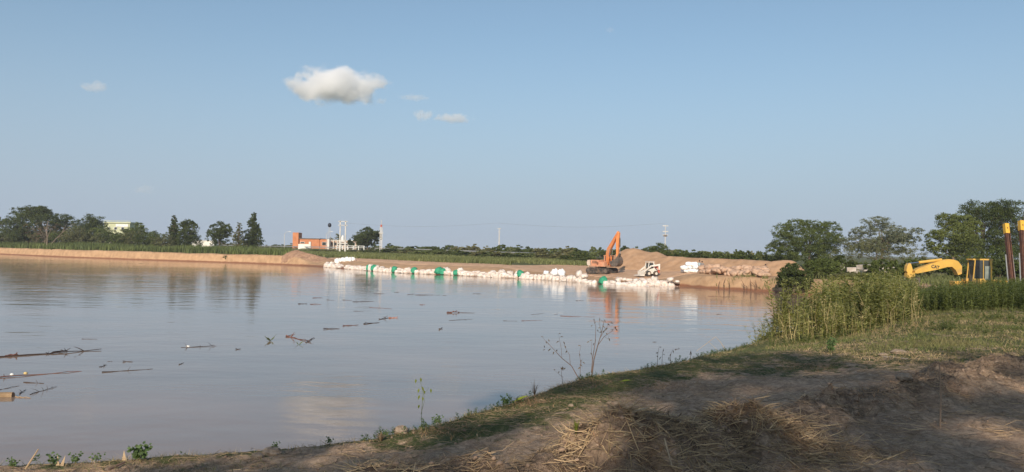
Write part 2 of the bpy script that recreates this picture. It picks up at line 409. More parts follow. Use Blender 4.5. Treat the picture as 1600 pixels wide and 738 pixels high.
s2_ = s_+2.5*fbm(s_*.23, s_*0, 29, 3); flute = .16*fbm(s2_*.7, s2_*.13, 21, 5)+.42*fbm(s_*.13, s_*0, 22, 3)
SDB = np.broadcast_to(off, BX.shape)
rag = .13*fbm(np.broadcast_to(s_[:, None], BX.shape)*1.6, SDB*3+3, 24, 4)+.22*fbm(np.broadcast_to(s_[:, None], BX.shape)*.21, SDB*.4+9, 27, 3)
shift = np.where((SDB > -.2) & (SDB < 1.7), flute[:, None]*.8*sst(.05, .5, SDB), 0)
BZ = prof_far(SDB+shift, BX)+np.where(SDB > .05, rag, 0)*sst(.05, .6, SDB)*np.where((BX > -42) & (BX < 22), .5, 1)
BZ = BZ+np.where(SDB > 2, .03, 0); BZ[:, -1] = prof_far(np.full(len(bx), 7.2), BX[:, -1])-.14
i2 = np.arange(BX.size).reshape(BX.shape)
q2 = np.stack([i2[:-1, :-1], i2[1:, :-1], i2[1:, 1:], i2[:-1, 1:]], -1).reshape(-1, 4)[:, ::-1]
bank_m = mat('bank_earth', (.50, .32, .185), .95, (.38, .235, .135), .8, bump=.10, bscale=3.0)
t = bank_m.node_tree; p_ = t.nodes['Principled BSDF']; src = p_.inputs['Base Color'].links[0].from_socket
ge = t.nodes.new('ShaderNodeNewGeometry'); sx = t.nodes.new('ShaderNodeSeparateXYZ'); t.links.new(ge.outputs['Position'], sx.inputs[0])
nn = node(t, 'ShaderNodeTexNoise', Scale=.6, Detail=5.0); t.links.new(ge.outputs['Position'], nn.inputs['Vector'])
ad = t.nodes.new('ShaderNodeMath'); ad.operation = 'MULTIPLY_ADD'; ad.inputs[1].default_value = -.35; t.links.new(nn.outputs[0], ad.inputs[0]); t.links.new(sx.outputs[2], ad.inputs[2])
mr = t.nodes.new('ShaderNodeMapRange'); mr.inputs[1].default_value = .0; mr.inputs[2].default_value = .22; mr.inputs[3].default_value = 1; mr.inputs[4].default_value = 0; t.links.new(ad.outputs[0], mr.inputs[0])
mx = t.nodes.new('ShaderNodeMix'); mx.data_type = 'RGBA'; mx.inputs['B'].default_value = (.22, .10, .055, 1); t.links.new(mr.outputs[0], mx.inputs['Factor']); t.links.new(src, mx.inputs['A'])
t.links.new(mx.outputs['Result'], p_.inputs['Base Color'])
bank = link('river_bank', npmesh('river_bank', np.stack([BX, BY, BZ], -1).reshape(-1, 3), q2), bank_m, smooth=True); tag(bank, kind='structure')

# ------------------------------------------------------------------ road on its low embankment, with guardrail
RD = [(-900, 470, 3.35), (-300, 420, 3.45), (250, 380, 3.5), (640, 262, 3.45), (870, 205, 2.9), (1030, 168, 2.6), (1200, 142, 2.35), (1370, 117, 2.3), (1560, 98, 2.3), (1800, 82, 2.3)]
RP = []
for px, D, z in RD: RP.append(((px-800)/F*D, D, z))
RP = np.array(RP); dd = np.r_[0, np.cumsum(np.hypot(*np.diff(RP[:, :2], axis=0).T))]; ss = np.arange(0, dd[-1], 4.0)
RX, RY, RZ = (np.interp(ss, dd, RP[:, i]) for i in range(3))
for _ in range(3):
    for a in (RX, RY, RZ): a[3:-3] = np.convolve(a, np.ones(7)/7, 'valid')
txr = np.gradient(RX); tyr = np.gradient(RY); l_ = np.hypot(txr, tyr); NX, NY = tyr/l_, -txr/l_    # towards the camera
def ribbon(name, offs, zs, m):
    V = []
    for o, dz in zip(offs, zs): V.append(np.stack([RX+NX*o, RY+NY*o, (RZ+dz) if dz is not None else np.full_like(RZ, 1.2)], -1))
    V = np.stack(V, 1); i = np.arange(V.shape[0]*V.shape[1]).reshape(V.shape[:2])
    q = np.stack([i[:-1, :-1], i[1:, :-1], i[1:, 1:], i[:-1, 1:]], -1).reshape(-1, 4)
    return link(name, npmesh(name, V.reshape(-1, 3), q), m)
tag(ribbon('embankment', [11, 5.2, 4.6, -4.6, -5.2, -11], [None, -.1, 0, 0, -.1, None], mat('verge_grass', (.10, .12, .04), .95, (.17, .14, .07), .7, bump=.05)), kind='structure')
tag(ribbon('road', [3.6, -3.6], [.012, .012], mat('asphalt', (.06, .06, .062), .9, (.045, .045, .047), 2)), kind='structure')
rail_m = mat('galvanised_steel', (.34, .35, .36), .6, (.24, .25, .26), .3, metal=.2)
def guardrail(i0, i1, label):
    c = (RX[i0]+NX[i0]*4.2, RY[i0]+NY[i0]*4.2, RZ[i0])
    r = empty('guardrail', c, 0, label, 'guardrail')
    mb = MB(); hs = [(0, .42), (.05, .50), (0, .58), (.05, .66), (0, .74)]; V = []
    for i in range(i0, i1): V.append([(RX[i]+NX[i]*(4.2+a)-c[0], RY[i]+NY[i]*(4.2+a)-c[1], RZ[i]+b-c[2]) for a, b in hs])
    n = len(hs); v = [p for row in V for p in row]
    mb.add(v, [(i*n+k, (i+1)*n+k, (i+1)*n+k+1, i*n+k+1) for i in range(len(V)-1) for k in range(n-1)])
    mb.build('rail', rail_m, r)
    first = None
    for i in range(i0, i1, 1):
        p = (RX[i]+NX[i]*4.05-c[0], RY[i]+NY[i]*4.05-c[1], RZ[i]+.3-c[2])
        if first is None: first = MB().box((0, 0, 0), (.12, .14, .85)).build('post', rail_m, r); o = first
        else: o = first.copy(); COL.objects.link(o)
        o.location = p
N = len(ss)
def idx_at(px): return int(np.argmin(np.abs(800+F*RX/RY-px)))
guardrail(idx_at(290), idx_at(700), 'long galvanised guardrail on the road either side of the brick building')
guardrail(idx_at(715), idx_at(925), 'galvanised guardrail showing between bushes left of the orange excavator')
guardrail(idx_at(1040), idx_at(1235), 'galvanised guardrail running just above the long sand ridge')
guardrail(idx_at(1285), idx_at(1415), 'galvanised guardrail with rubble in front, below the grey-green feathery tree')

# ================================================================== sand heaps
rng = np.random.default_rng(7); random.seed(7)
heap_m = mat('heap_sand', (.48, .30, .18), .97, (.39, .235, .135), .9, bump=.06, bscale=4.0)
soil_m = mat('heap_soil', (.40, .25, .165), .97, (.28, .165, .105), 1.6, bump=.12, bscale=3.0)
def ridge(name, prof, D0, D1, hw, m, label, rough=.25, cat='sand heap'):
    """prof: (px, py of the crest); the crest runs from distance D0 to D1"""
    px = np.array([p[0] for p in prof], float); py = np.array([p[1] for p in prof], float)
    n = max(40, int((px[-1]-px[0])*1.6)); u = np.linspace(px[0], px[-1], n); v = np.interp(u, px, py)
    v = np.convolve(np.r_[v[:1].repeat(2), v, v[-1:].repeat(2)], np.ones(5)/5, 'valid')
    D = np.interp(u, [px[0], px[-1]], [D0, D1])
    X = (u-800)/F*D; ZT = CAMZ-(v-yh(u))*D/F
    w = np.linspace(-1, 1, 41); H = np.interp(u, [px[0], px[-1]], [hw, hw]) if np.isscalar(hw) else np.interp(u, [p[0] for p in hw], [p[1] for p in hw])
    GXh = X[:, None]+0*w; GYh = D[:, None]+w*H[:, None]
    base = hfun(GXh, GYh); base = base-.12
    a = np.abs(w); pf = np.where(a < .12, 1-a*.9*.5, (1-a)/(1-.12)*.946)
    up = np.maximum(ZT[:, None]-base, 0)*pf
    nzv = rough*fbm(GXh*.7, GYh*.7, 41, 5)+rough*.25*np.abs(fbm(GXh*2.5, GYh*2.5, 43, 3))
    Zh = base+up+nzv*np.clip(up*1.5, 0, 1)*(.35+.65*np.minimum(1, a*4))
    Zh[:, 0] -= .25; Zh[:, -1] -= .25; Zh[0] -= .3; Zh[-1] -= .3
    c = np.array([X.mean(), D.mean(), base.mean()])
    V = np.stack([GXh, GYh, Zh], -1)-c; i = np.arange(GXh.size).reshape(GXh.shape)
    q = np.stack([i[:-1, :-1], i[1:, :-1], i[1:, 1:], i[:-1, 1:]], -1).reshape(-1, 4)
    o = link(name, npmesh(name, V.reshape(-1, 3), q), m, smooth=True); o.location = c
    return tag(o, label, cat)
ridge('sand_heap', [(930, 424), (945, 414), (958, 400), (968, 394), (978, 389.5), (988, 388), (998, 389), (1008, 392.5), (1018, 394.5), (1027, 393.5), (1036, 397), (1048, 403), (1062, 410), (1075, 420)], 141, 131, 9, heap_m,
      'tall peaked sand heap directly behind the orange excavator and skid loader', .22)
ridge('sand_ridge', [(1012, 412), (1028, 403), (1045, 400.5), (1075, 402.5), (1110, 404), (1150, 405.5), (1180, 406.5), (1205, 408.5), (1222, 412), (1240, 420)], 127, 108, 7, heap_m,
      'long low ridge of sand stretching right from the tall heap, behind the two people', .26)
ridge('sand_heap', [(1188, 420), (1199, 411), (1208, 408), (1218, 407.5), (1228, 406.5), (1236, 407), (1243, 410), (1250, 417), (1258, 428)], 103, 101, 4.2, heap_m,
      'small rounded sand heap at the right end of the ridge, beside the dark bush', .22)
ridge('soil_heap', [(445, 399), (450, 395), (457, 391.5), (465, 391), (473, 393), (481, 396), (490, 398), (500, 401), (512, 404), (530, 407)], 186, 176, 3.0, soil_m,
      'reddish lumpy soil heap on the bank in front of the brick building', .55, 'soil heap')
# loose clods on the heap of soil and on the sand
cl_m = mat('clod', (.42, .265, .165), .97, (.30, .18, .11), 2)

# ================================================================== foliage generators
GL = leafmat
M_DARK = GL('leaf_dark', (.088, .112, .030), (.048, .066, .018))
M_MID = GL('leaf_mid', (.125, .155, .040), (.075, .10, .026))
M_YEL = GL('leaf_yellow_green', (.17, .195, .055), (.105, .13, .04))
M_GREY = GL('leaf_grey_green', (.20, .215, .14), (.12, .135, .085))
M_OLIVE = GL('leaf_olive', (.165, .17, .075), (.105, .11, .05))
M_BROWN = GL('leaf_brown', (.17, .12, .065), (.11, .075, .04))
M_SCRUB = GL('leaf_scrub', (.21, .235, .085), (.13, .155, .055))
M_SCRUB2 = GL('leaf_scrub_olive', (.26, .245, .11), (.16, .155, .07))
BARK = mat('bark', (.16, .12, .085), .95, (.09, .068, .05), 3, bump=.03)
BARKP = mat('pale_bark', (.22, .175, .13), .95, (.13, .10, .075), 3, bump=.03)
def quads_from(P, size, rng, up=.35, asp=.5):
    n = len(P)
    N = rng.normal(size=(n, 3)); N[:, 2] += up*1.6; N[:, 1] -= .55; N /= np.linalg.norm(N, axis=1)[:, None]
    A = np.cross(N, rng.normal(size=(n, 3))); A /= np.linalg.norm(A, axis=1)[:, None]
    B = np.cross(N, A); s = (size*rng.uniform(.6, 1.4, n))[:, None]
    V = np.stack([P-A*s, P-B*s*asp, P+A*s, P+B*s*asp], 1).reshape(-1, 3)
    return V, np.arange(4*n).reshape(n, 4)
def crown_pts(rng, lobes, nclump, nleaf, cr=.28, drop=.0, inner=.2):
    w = np.array([l[3]*l[5] for l in lobes]); w = w/w.sum(); P = []
    for l, ww in zip(lobes, w):
        k = max(3, int(nclump*ww)); d = rng.normal(size=(k, 3)); d[:, 2] += .25; d /= np.linalg.norm(d, axis=1)[:, None]
        rad = np.where(rng.random(k) < inner, rng.uniform(.2, .7, k), rng.uniform(.72, 1.03, k))
        c = np.array(l[:3])+d*rad[:, None]*np.array(l[3:6]); r = cr*min(l[3], l[5])*rng.uniform(.6, 1.35, k)
        q = rng.normal(size=(k, nleaf, 3)); q /= np.linalg.norm(q, axis=2)[:, :, None]; q *= rng.random((k, nleaf, 1))**.45
        q[:, :, 2] *= .62
        P.append((c[:, None]+q*r[:, None, None]).reshape(-1, 3))
    return np.concatenate(P)
def limbs_mesh(rng, h, r, lobes, name, m, root, split=.35, lean=0):
    mb = MB(); top = max(l[2] for l in lobes); fork = h*split
    mb.tube([(0, 0, -.3), (lean*.3, 0, fork*.5), (lean, 0, fork), (lean*1.3, 0, fork+(top-fork)*.55), (lean*1.2, 0, top)], [r*1.25, r, r*.85, r*.45, r*.12], 7)
    for l in lobes:
        a = Vector((lean, 0, fork*rng.uniform(.75, 1.25))); b = Vector((l[0], l[1], l[2]-l[5]*.1)); mid = a.lerp(b, .5)+Vector((0, 0, .08*h*rng.uniform(-.2, 1)))
        mb.tube([a, mid, b], [r*.5, r*.32, r*.08], 5)
        for _ in range(3):
            c = b+Vector(rng.normal(size=3)*np.array(l[3:6])*.5); mb.tube([mid.lerp(b, .5), c], [r*.2, r*.04], 4)
    return mb.build(name, m, root)
def make_lobes(kind, w, h, rng):
    """crown lobes for a tree of width w and height h"""
    L = []
    if kind == 'round':
        for i in range(7):
            a = 2*math.pi*i/7+rng.uniform(-.3, .3); L.append((w*.30*math.cos(a), w*.30*math.sin(a), h*rng.uniform(.45, .72), w*.24, w*.24, h*.20))
        L.append((0, 0, h*.78, w*.26, w*.26, h*.2)); L.append((w*.2, 0, h*.3, w*.2, w*.2, h*.16)); L.append((-w*.2, 0, h*.28, w*.2, w*.2, h*.16)); L.append((w*.12, 0, h*.6, w*.3, w*.3, h*.25))
    elif kind == 'broad':
        for i in range(9):
            a = 2*math.pi*i/9+rng.uniform(-.3, .3); L.append((w*.34*math.cos(a), w*.30*math.sin(a), h*rng.uniform(.42, .78), w*.20, w*.20, h*.17))
        for i in range(4): L.append((w*rng.uniform(-.25, .25), w*rng.uniform(-.2, .2), h*.80, w*.19, w*.19, h*.17))
        for i in range(6):
            a = 2*math.pi*i/6; L.append((w*.30*math.cos(a), w*.28*math.sin(a), h*rng.uniform(.22, .34), w*.2, w*.2, h*.16))
    elif kind == 'cone':
        for i in range(6):
            z = h*(.2+.13*i); r = w*.46*(1-i/7.5)
            for k in range(3):
                a = rng.uniform(0, 6.28); L.append((r*.4*math.cos(a), r*.4*math.sin(a), z, r*.72, r*.72, h*.14))
        L.append((0, 0, h*.93, w*.09, w*.09, h*.08))
    elif kind == 'bush':
        for i in range(6):
            a = 2*math.pi*i/6+rng.uniform(-.4, .4); L.append((w*.3*math.cos(a), w*.3*math.sin(a), h*rng.uniform(.3, .6), w*.24, w*.24, h*.32))
        L.append((rng.uniform(-.1, .1)*w, 0, h*.68, w*.28, w*.28, h*.30))
    elif kind == 'feather':
        for i in range(20):
            a = rng.uniform(0, 6.28); q = rng.uniform(.15, .45); L.append((w*q*math.cos(a), w*q*math.sin(a), h*rng.uniform(.30, .92-.6*q), w*.15, w*.15, h*.075))
        L.append((-w*.08, 0, h*.88, w*.17, w*.17, h*.09)); L.append((w*.05, 0, h*.76, w*.22, w*.2, h*.10)); L.append((-w*.2, 0, h*.7, w*.18, w*.2, h*.09))
    return L
def tree(name, px0, px1, py, D, kind, m, label, group=None, cat='tree', nclump=110, nleaf=26, leaf=None, bark=BARK, lean=0, lobes=None, seed=0, base=0, trunk_r=None, cr=.30, zb=None):
    r = np.random.default_rng(abs(seed+int(px0*7+D))); c = above((px0+px1)/2, D)
    if zb is not None: c.z = zb
    w = (px1-px0)*D/F; top = CAMZ-(py-yh((px0+px1)/2))*D/F; h = top-c.z
    t = empty(name, c, 0, label, cat, group)
    L = make_lobes(kind, w, h, r) if lobes is None else [(a*w, b*w, zz*h, rx*w, ry*w, rz*h) for a, b, zz, rx, ry, rz in lobes]
    leaf = leaf*1.35 if leaf else max(.10, .9*D/F*1.0)
    P = crown_pts(r, L, int(nclump*2.8), nleaf, cr=cr*1.1); P = P[P[:, 2] > .05]
    V, q = quads_from(P, leaf, r)
    cm = npmesh('crown', V, q); link('crown', cm, m, t)
    limbs_mesh(r, h, trunk_r or max(.09, h*.022), L, 'trunk', bark, t, lean=lean)
    return t

# ------------------------------------------------------------------ left bank trees
tree('broad_tree', -60, 40, 338, 276, 'broad', M_MID, 'low light green trees cut by the left edge of the picture', nclump=260)
tree('broad_tree', 14, 116, 320, 268, 'broad', M_DARK, 'largest broad dark green tree at the far left, with brownish bare patch below', nclump=420, nleaf=34, seed=2)
tree('dead_tree', 42, 100, 346, 257, 'broad', M_BROWN, 'withered brown bush in front of the largest left tree', nclump=34, nleaf=12, seed=4, cat='dead bush', bark=BARKP)
tree('broad_tree', 116, 164, 332, 258, 'round', M_DARK, 'dark rounded tree just left of the pale yellow building', nclump=140, seed=3)
tree('shrub_tree', 100, 146, 352, 244, 'bush', M_OLIVE, 'olive bushy undergrowth right of the bare leaning branch', nclump=70, cat='shrub')
tree('shrub_tree', 140, 186, 351, 248, 'bush', M_MID, 'dense green shrub in front of the left half of the yellow building', nclump=80, cat='shrub')
tree('shrub_tree', 176, 206, 357, 246, 'bush', M_DARK, 'dark shrub in front of the right half of the yellow building', nclump=60, cat='shrub')
tree('shrub_tree', 196, 234, 347, 250, 'bush', M_MID, 'rounded green tree immediately right of the yellow building', nclump=90, cat='tree')
tree('shrub_tree', 230, 250, 360, 252, 'bush', M_DARK, 'small low dark tree between the yellow building and the paired dark trees', nclump=40)
tree('paired_tree', 256, 286, 336.5, 238, 'cone', M_DARK, 'left, narrower one of the two dark trees standing together', nclump=150, seed=8)
tree('paired_tree', 276, 311, 342, 232, 'round', M_DARK, 'right, rounder one of the two dark trees standing together', nclump=150, seed=5, lobes=[(-.2, 0, .7, .26, .26, .22), (.2, 0, .72, .24, .24, .2), (-.1, 0, .4, .36, .36, .28), (.2, .1, .3, .36, .36, .25), (0, 0, .85, .25, .25, .13)])
tree('round_tree', 325, 362, 345, 228, 'round', M_DARK, 'lone round dark tree with a visible pale trunk', nclump=120, seed=6, bark=BARKP)
tree('pale_tree', 357, 388, 347, 222, 'cone', M_OLIVE, 'lighter olive tree leaning against the tallest conical tree', nclump=70, nleaf=18, seed=9)
tree('conical_tree', 377, 415, 331.5, 226, 'cone', M_DARK, 'tall conical dark tree, tallest of the middle left group', nclump=190, seed=11)
tree('round_tree', 552, 597, 354, 268, 'round', M_DARK, 'dark round tree between the twin concrete columns and the lattice mast', nclump=190, seed=12)
tree('small_tree', 512, 540, 364, 330, 'bush', M_OLIVE, 'olive tree rising behind the roof of the brick building', nclump=50)
tree('small_tree', 541, 556, 372, 290, 'bush', M_DARK, 'small bush left of the round tree near the white railing', nclump=30, cat='shrub')
for i in range(6):
    tree('broad_tree', -110-i*75, -20-i*75, 334+(i*11) % 17, 292+i*7, 'broad', [M_DARK, M_MID, M_OLIVE][i % 3], 'leafy tree of the line beyond the left edge of the picture', nclump=120, nleaf=24, seed=80+i, group='trees beyond the left edge of the picture')
b = empty('leaning_tree', above(79, 243), 0, 'bare pale dead tree leaning up to the right out of the left trees', 'dead tree')
mb = MB(); w_ = lambda px, py: at(px, py, 243)-Vector(b.location)
mb.tube([w_(78, 384), w_(86, 375), w_(97, 364), w_(110, 353), w_(118, 349)], [.15, .13, .11, .07, .03], 6)
mb.tube([w_(97, 364), w_(104, 350)], [.1, .03], 5); mb.tube([w_(90, 371), w_(104, 366)], [.1, .03], 5); mb.build('limb', BARKP, b)
b2 = empty('bare_tree', above(75, 244), 0, 'bare pale upright dead tree below the largest left tree', 'dead tree')
mb = MB(); w_ = lambda px, py: at(px, py, 244)-Vector(b2.location)
mb.tube([w_(73, 389), w_(74, 375), w_(73, 360), w_(75, 345)], [.22, .19, .14, .06], 7); mb.tube([w_(74, 368), w_(68, 352)], [.14, .04], 5); mb.tube([w_(73.5, 372), w_(80, 358)], [.13, .04], 5); mb.build('limb', BARKP, b2)

for i in range(17):
    tree('shrub_tree', -20+i*16, 14+i*16+(i*7) % 9, 357+(i*5) % 9, float(np.interp(-3+i*16, [0, 250], [272, 222]))+(i*3) % 6, 'bush', [M_MID, M_OLIVE, M_DARK][i % 3], 'low bushy undergrowth at the foot of the far left trees', nclump=45, nleaf=20, seed=40+i, cat='shrub', group='undergrowth below the far left trees')
for i, (a, b_, t_, D_) in enumerate([(79, 91, 386, 236.6), (350, 360, 398, 196)]):
    tree('hanging_bush', a, b_, t_, D_, 'bush', M_DARK, ['dark bush spilling down the cut bank below the bare dead trees', 'dark plant hanging down the cut bank below the pale olive tree', 'tiny bush on the cut bank face left of the yellow building', 'tiny bush on the cut bank face just left of the soil heap'][i], nclump=22, nleaf=16, seed=60+i, cat='bush', zb=.5, leaf=.14)
# ------------------------------------------------------------------ right trees
tree('broad_tree', 1205, 1325, 341, 152, 'broad', M_MID, 'broad dense green tree above the right end of the sand ridge', nclump=460, nleaf=36, seed=20, lobes=
     [(-.33, 0, .72, .16, .16, .17), (-.15, 0, .84, .17, .17, .13), (.06, .05, .82, .19, .2, .15), (.26, 0, .78, .15, .16, .15), (.42, .1, .6, .09, .1, .1), (-.28, 0, .5, .22, .2, .2), (0, -.1, .55, .3, .25, .25), (.22, 0, .52, .2, .2, .2), (-.4, .1, .35, .14, .14, .14), (-.1, 0, .3, .35, .3, .2), (.2, .1, .3, .25, .2, .2)])
tree('feathery_tree', 1316, 1440, 336.5, 146, 'feather', M_GREY, 'airy grey-green feathery tree with open branches in the right background', nclump=420, nleaf=26, seed=22, cr=.42, bark=BARKP)
tree('shrub_tree', 1300, 1440, 372, 140, 'bush', M_OLIVE, 'olive undergrowth below the feathery grey-green tree', nclump=110, seed=2, cat='shrub')
tree('broad_tree', 1445, 1534, 332, 112, 'round', M_YEL, 'bright green round tree above the cab of the yellow excavator', nclump=260, nleaf=34, seed=24, lobes=
     [(-.3, 0, .6, .17, .2, .13), (-.12, 0, .85, .18, .2, .13), (.12, 0, .87, .18, .2, .13), (.32, 0, .78, .17, .2, .14), (-.38, .1, .45, .12, .14, .1), (0, -.1, .62, .3, .3, .2), (.28, 0, .5, .22, .22, .16), (-.15, 0, .38, .25, .25, .12), (.15, .1, .32, .2, .2, .12)], bark=BARKP)
tree('tall_tree', 1492, 1578, 310, 132, 'broad', M_DARK, 'tall dark tree rising behind the bright round one, left of the two piles', nclump=330, nleaf=34, seed=25)
tree('tall_tree', 1550, 1650, 308, 128, 'broad', M_DARK, 'tall dark tree at the right edge, behind the two brown piles', nclump=330, nleaf=34, seed=26)
tree('shrub_tree', 1505, 1580, 385, 105, 'bush', M_MID, 'green undergrowth just behind the two brown piles', nclump=90, seed=5, cat='shrub')
tree('shrub_tree', 1560, 1660, 375, 104, 'bush', M_DARK, 'dark undergrowth at the right edge behind the taller pile', nclump=90, seed=6, cat='shrub')
tree('small_tree', 1010, 1050, 379, 172, 'bush', M_MID, 'rounded green bush tree rising behind the sand ridge below the antenna', nclump=110, seed=2)
tree('small_tree', 966, 990, 383.5, 190, 'bush', M_DARK, 'flat dark tree top showing just behind the tall heap peak', nclump=60, seed=3)
tree('small_tree', 997, 1009, 387, 185, 'bush', M_DARK, 'tiny dark bush showing over the saddle of the tall sand heap', nclump=36, seed=4)
tree('dark_bush', 1214, 1268, 411, 87.5, 'bush', M_DARK, 'dense dark green bush at the water edge beside the small rounded sand heap', nclump=120, nleaf=30, leaf=.085, seed=31, cat='bush', zb=.5)
tree('bush_clump', 1258, 1318, 403, 92, 'bush', M_MID, 'mid green bush behind the dark waterside bush', nclump=120, nleaf=26, leaf=.07, seed=32, cat='bush', zb=1.5)
tree('bush_clump', 1300, 1352, 424, 88, 'bush', M_OLIVE, 'olive bush in front of the rubble below the feathery tree', nclump=90, nleaf=26, leaf=.07, seed=33, cat='bush', zb=1.5)

# ------------------------------------------------------------------ shrubs along the road and behind it
SH = []
for i in range(6):
    r = np.random.default_rng(100+i); L = make_lobes('bush', 1, 1, r); P = crown_pts(r, L, 60, 26, cr=.36); P = P[P[:, 2] > .02]; V, q = quads_from(P, .075, r); SH.append(npmesh('crown', V, q))
STEM = []
for i in range(2):
    mb = MB()
    for k in range(5): a = k*1.3+i; mb.tube([(0, 0, -.1), (.12*math.cos(a), .12*math.sin(a), .3), (.3*math.cos(a), .3*math.sin(a), .6)], [.03, .02, .008], 4)
    me = bpy.data.meshes.new('trunk'); me.from_pydata(mb.v, [], mb.f); STEM.append(me)
def shrub(px, D, wpx, pytop, m, label, group, zb=None, k=None):
    c = above(px, D) if zb is None else Vector(((px-800)/F*D, D, zb)); h = CAMZ-(pytop-yh(px))*D/F-c.z; w = wpx*D/F
    o = empty('shrub', c, random.uniform(0, 6.28), label, 'shrub', group); o.scale = (w, w, max(h, .5))
    key = (k if k is not None else random.randrange(6), m.name)
    if key not in SHC:
        me = SH[key[0]].copy(); me.materials.append(m); SHC[key] = me
    cr_ = bpy.data.objects.new('crown', SHC[key]); COL.objects.link(cr_); cr_.parent = o
    st = bpy.data.objects.new('trunk', STEM[key[0] % 2]); COL.objects.link(st); st.parent = o
    return o
SHC = {}
for me in STEM: me.materials.append(BARK)
def segl(px):
    if px < 460: return 'left of the brick building'
    if px < 600: return 'between the brick building and the lattice mast'
    if px < 780: return 'between the lattice mast and the thin white pole'
    if px < 925: return 'between the thin white pole and the orange excavator'
    if px < 1200: return 'behind the long sand ridge'
    return 'below the right-hand trees'
random.seed(11)
ms = [M_DARK, M_MID, M_MID, M_OLIVE, M_YEL]
for i in range(70):                                   # between the bank and the road
    px = 418+i*(925-418)/69+random.uniform(-4, 4); rd = float(np.interp(px, [250, 640, 870, 1030], [380, 262, 205, 168]))
    D = rd-random.uniform(14, 34); y0 = yh(px)+random.uniform(-1.5, 6)+ (2 if px > 600 else 5)
    shrub(px, D, random.uniform(22, 44), y0, random.choice([M_SCRUB, M_MID, M_YEL, M_SCRUB, M_SCRUB2]), 'green roadside shrub '+segl(px), 'roadside shrubs on the far bank, '+segl(px))
for i in range(74):                                   # beyond the road
    px = 236+i*(1240-236)/73+random.uniform(-5, 5); rd = float(np.interp(px, [250, 640, 870, 1030, 1200, 1370], [380, 262, 205, 168, 142, 117]))
    D = rd+random.uniform(14, 60); y0 = yh(px)+random.uniform(-8, -1)*(1 if px > 600 else .45)
    shrub(px, D, random.uniform(12, 30), y0, random.choice([M_SCRUB, M_MID, M_SCRUB2]), 'hazy shrub beyond the road '+segl(px), 'shrubs beyond the road, '+segl(px))
for i in range(12):                                   # behind the ridge on the right
    px = 1048+i*15+random.uniform(-4, 4); shrub(px, random.uniform(150, 175), random.uniform(22, 38), yh(px)+random.uniform(-6, 1), random.choice(ms[:3]), 'green hedge-like shrub behind the long sand ridge and its guardrail', 'hedge behind the sand ridge')
for i in range(22):                                   # ground level growth on the right, behind the yellow excavator
    px = 1270+i*16+random.uniform(-4, 4); shrub(px, random.uniform(84, 108), random.uniform(24, 44), yh(px)+random.uniform(-2, 12), random.choice(ms[:4]), 'low green shrub behind the yellow excavator and its weeds', 'low shrubs around the yellow excavator')

# ------------------------------------------------------------------ reeds, grasses, weeds (uncountable)
def blades(name, X, Y, h, w, m, rng, lean=.25, seg=2, z=None):
    n = len(X); z = hfun(X, Y) if z is None else z; a = rng.uniform(0, 6.283, n); d = np.stack([np.cos(a), np.sin(a), 0*a], 1)
    l = rng.normal(size=(n, 2))*lean; B = np.stack([X, Y, z-.03], 1); V = []
    for k in range(seg+1):
        t = k/seg; c = B+np.stack([l[:, 0]*h*t*t, l[:, 1]*h*t*t, h*t*(1-.15*t)], 1); ww = (w*(1-t*.92)/2)[:, None] if not np.isscalar(w) else w*(1-t*.92)/2
        V += [c-d*ww, c+d*ww]
    V = np.stack(V, 1).reshape(-1, 3); K = 2*(seg+1); b = (np.arange(n)*K)[:, None]
    q = np.concatenate([np.concatenate([b+2*k, b+2*k+1, b+2*k+3, b+2*k+2], 1) for k in range(seg)])
    return npmesh(name, V, q)
def scatter_px(n, px0, px1, sd0, sd1, rng, D0=60, D1=400):
    X = []; Y = []
    while sum(map(len, X)) < n:
        px = rng.uniform(px0, px1, n*2); D = np.sqrt(rng.uniform(D0**2, D1**2, n*2)); x = (px-800)/F*D; sd = sdist(x, D); k = (sd > sd0) & (sd < sd1)
        X.append(x[k]); Y.append(D[k])
    return np.concatenate(X)[:n], np.concatenate(Y)[:n]
R1 = leafmat('reed_green', (.15, .185, .06), (.09, .12, .04), .4, .3, .15)
R2 = leafmat('grass_green', (.21, .22, .09), (.13, .15, .055), .4, .3, .1)
G1 = leafmat('grass_near', (.14, .17, .055), (.24, .21, .10), .4, .3, .8)
DRY = leafmat('dry_grass', (.50, .38, .21), (.33, .24, .13), .4, .2, 1.0)
r = np.random.default_rng(5)
X, Y = scatter_px(32000, -420, 455, 1.6, 16, r, 170, 330); hh = (2.2+1.2*fbm(X*.06, Y*.06, 3, 3))*r.uniform(.7, 1.15, len(X)); hh *= np.where(sdist(X, Y) < 3.2, .75, 1)
tag(link('reed_bed', blades('reed_bed', X, Y, hh, .22, R1, r, .12), R1), 'tall green reeds along the top of the cut earth bank on the left', 'reeds', kind='stuff')
X, Y = scatter_px(36000, 440, 925, 12, 60, r, 120, 300); k = (sdist(X, Y) > 23) | (X < 0); X = X[k]; Y = Y[k]; hh = r.uniform(.35, 1.0, len(X))
tag(link('bank_grass', blades('bank_grass', X, Y, hh, .2, R2, r, .3), R2), 'rough green grass on the far bank between the sandbags and the road', 'grass', kind='stuff')
X, Y = scatter_px(9000, 1250, 1640, 3, 60, r, 60, 120); hh = r.uniform(.4, 1.1, len(X))
tag(link('field_grass', blades('field_grass', X, Y, hh, .10, R2, r, .3), R2), 'rough grass around and behind the yellow excavator', 'grass', kind='stuff')
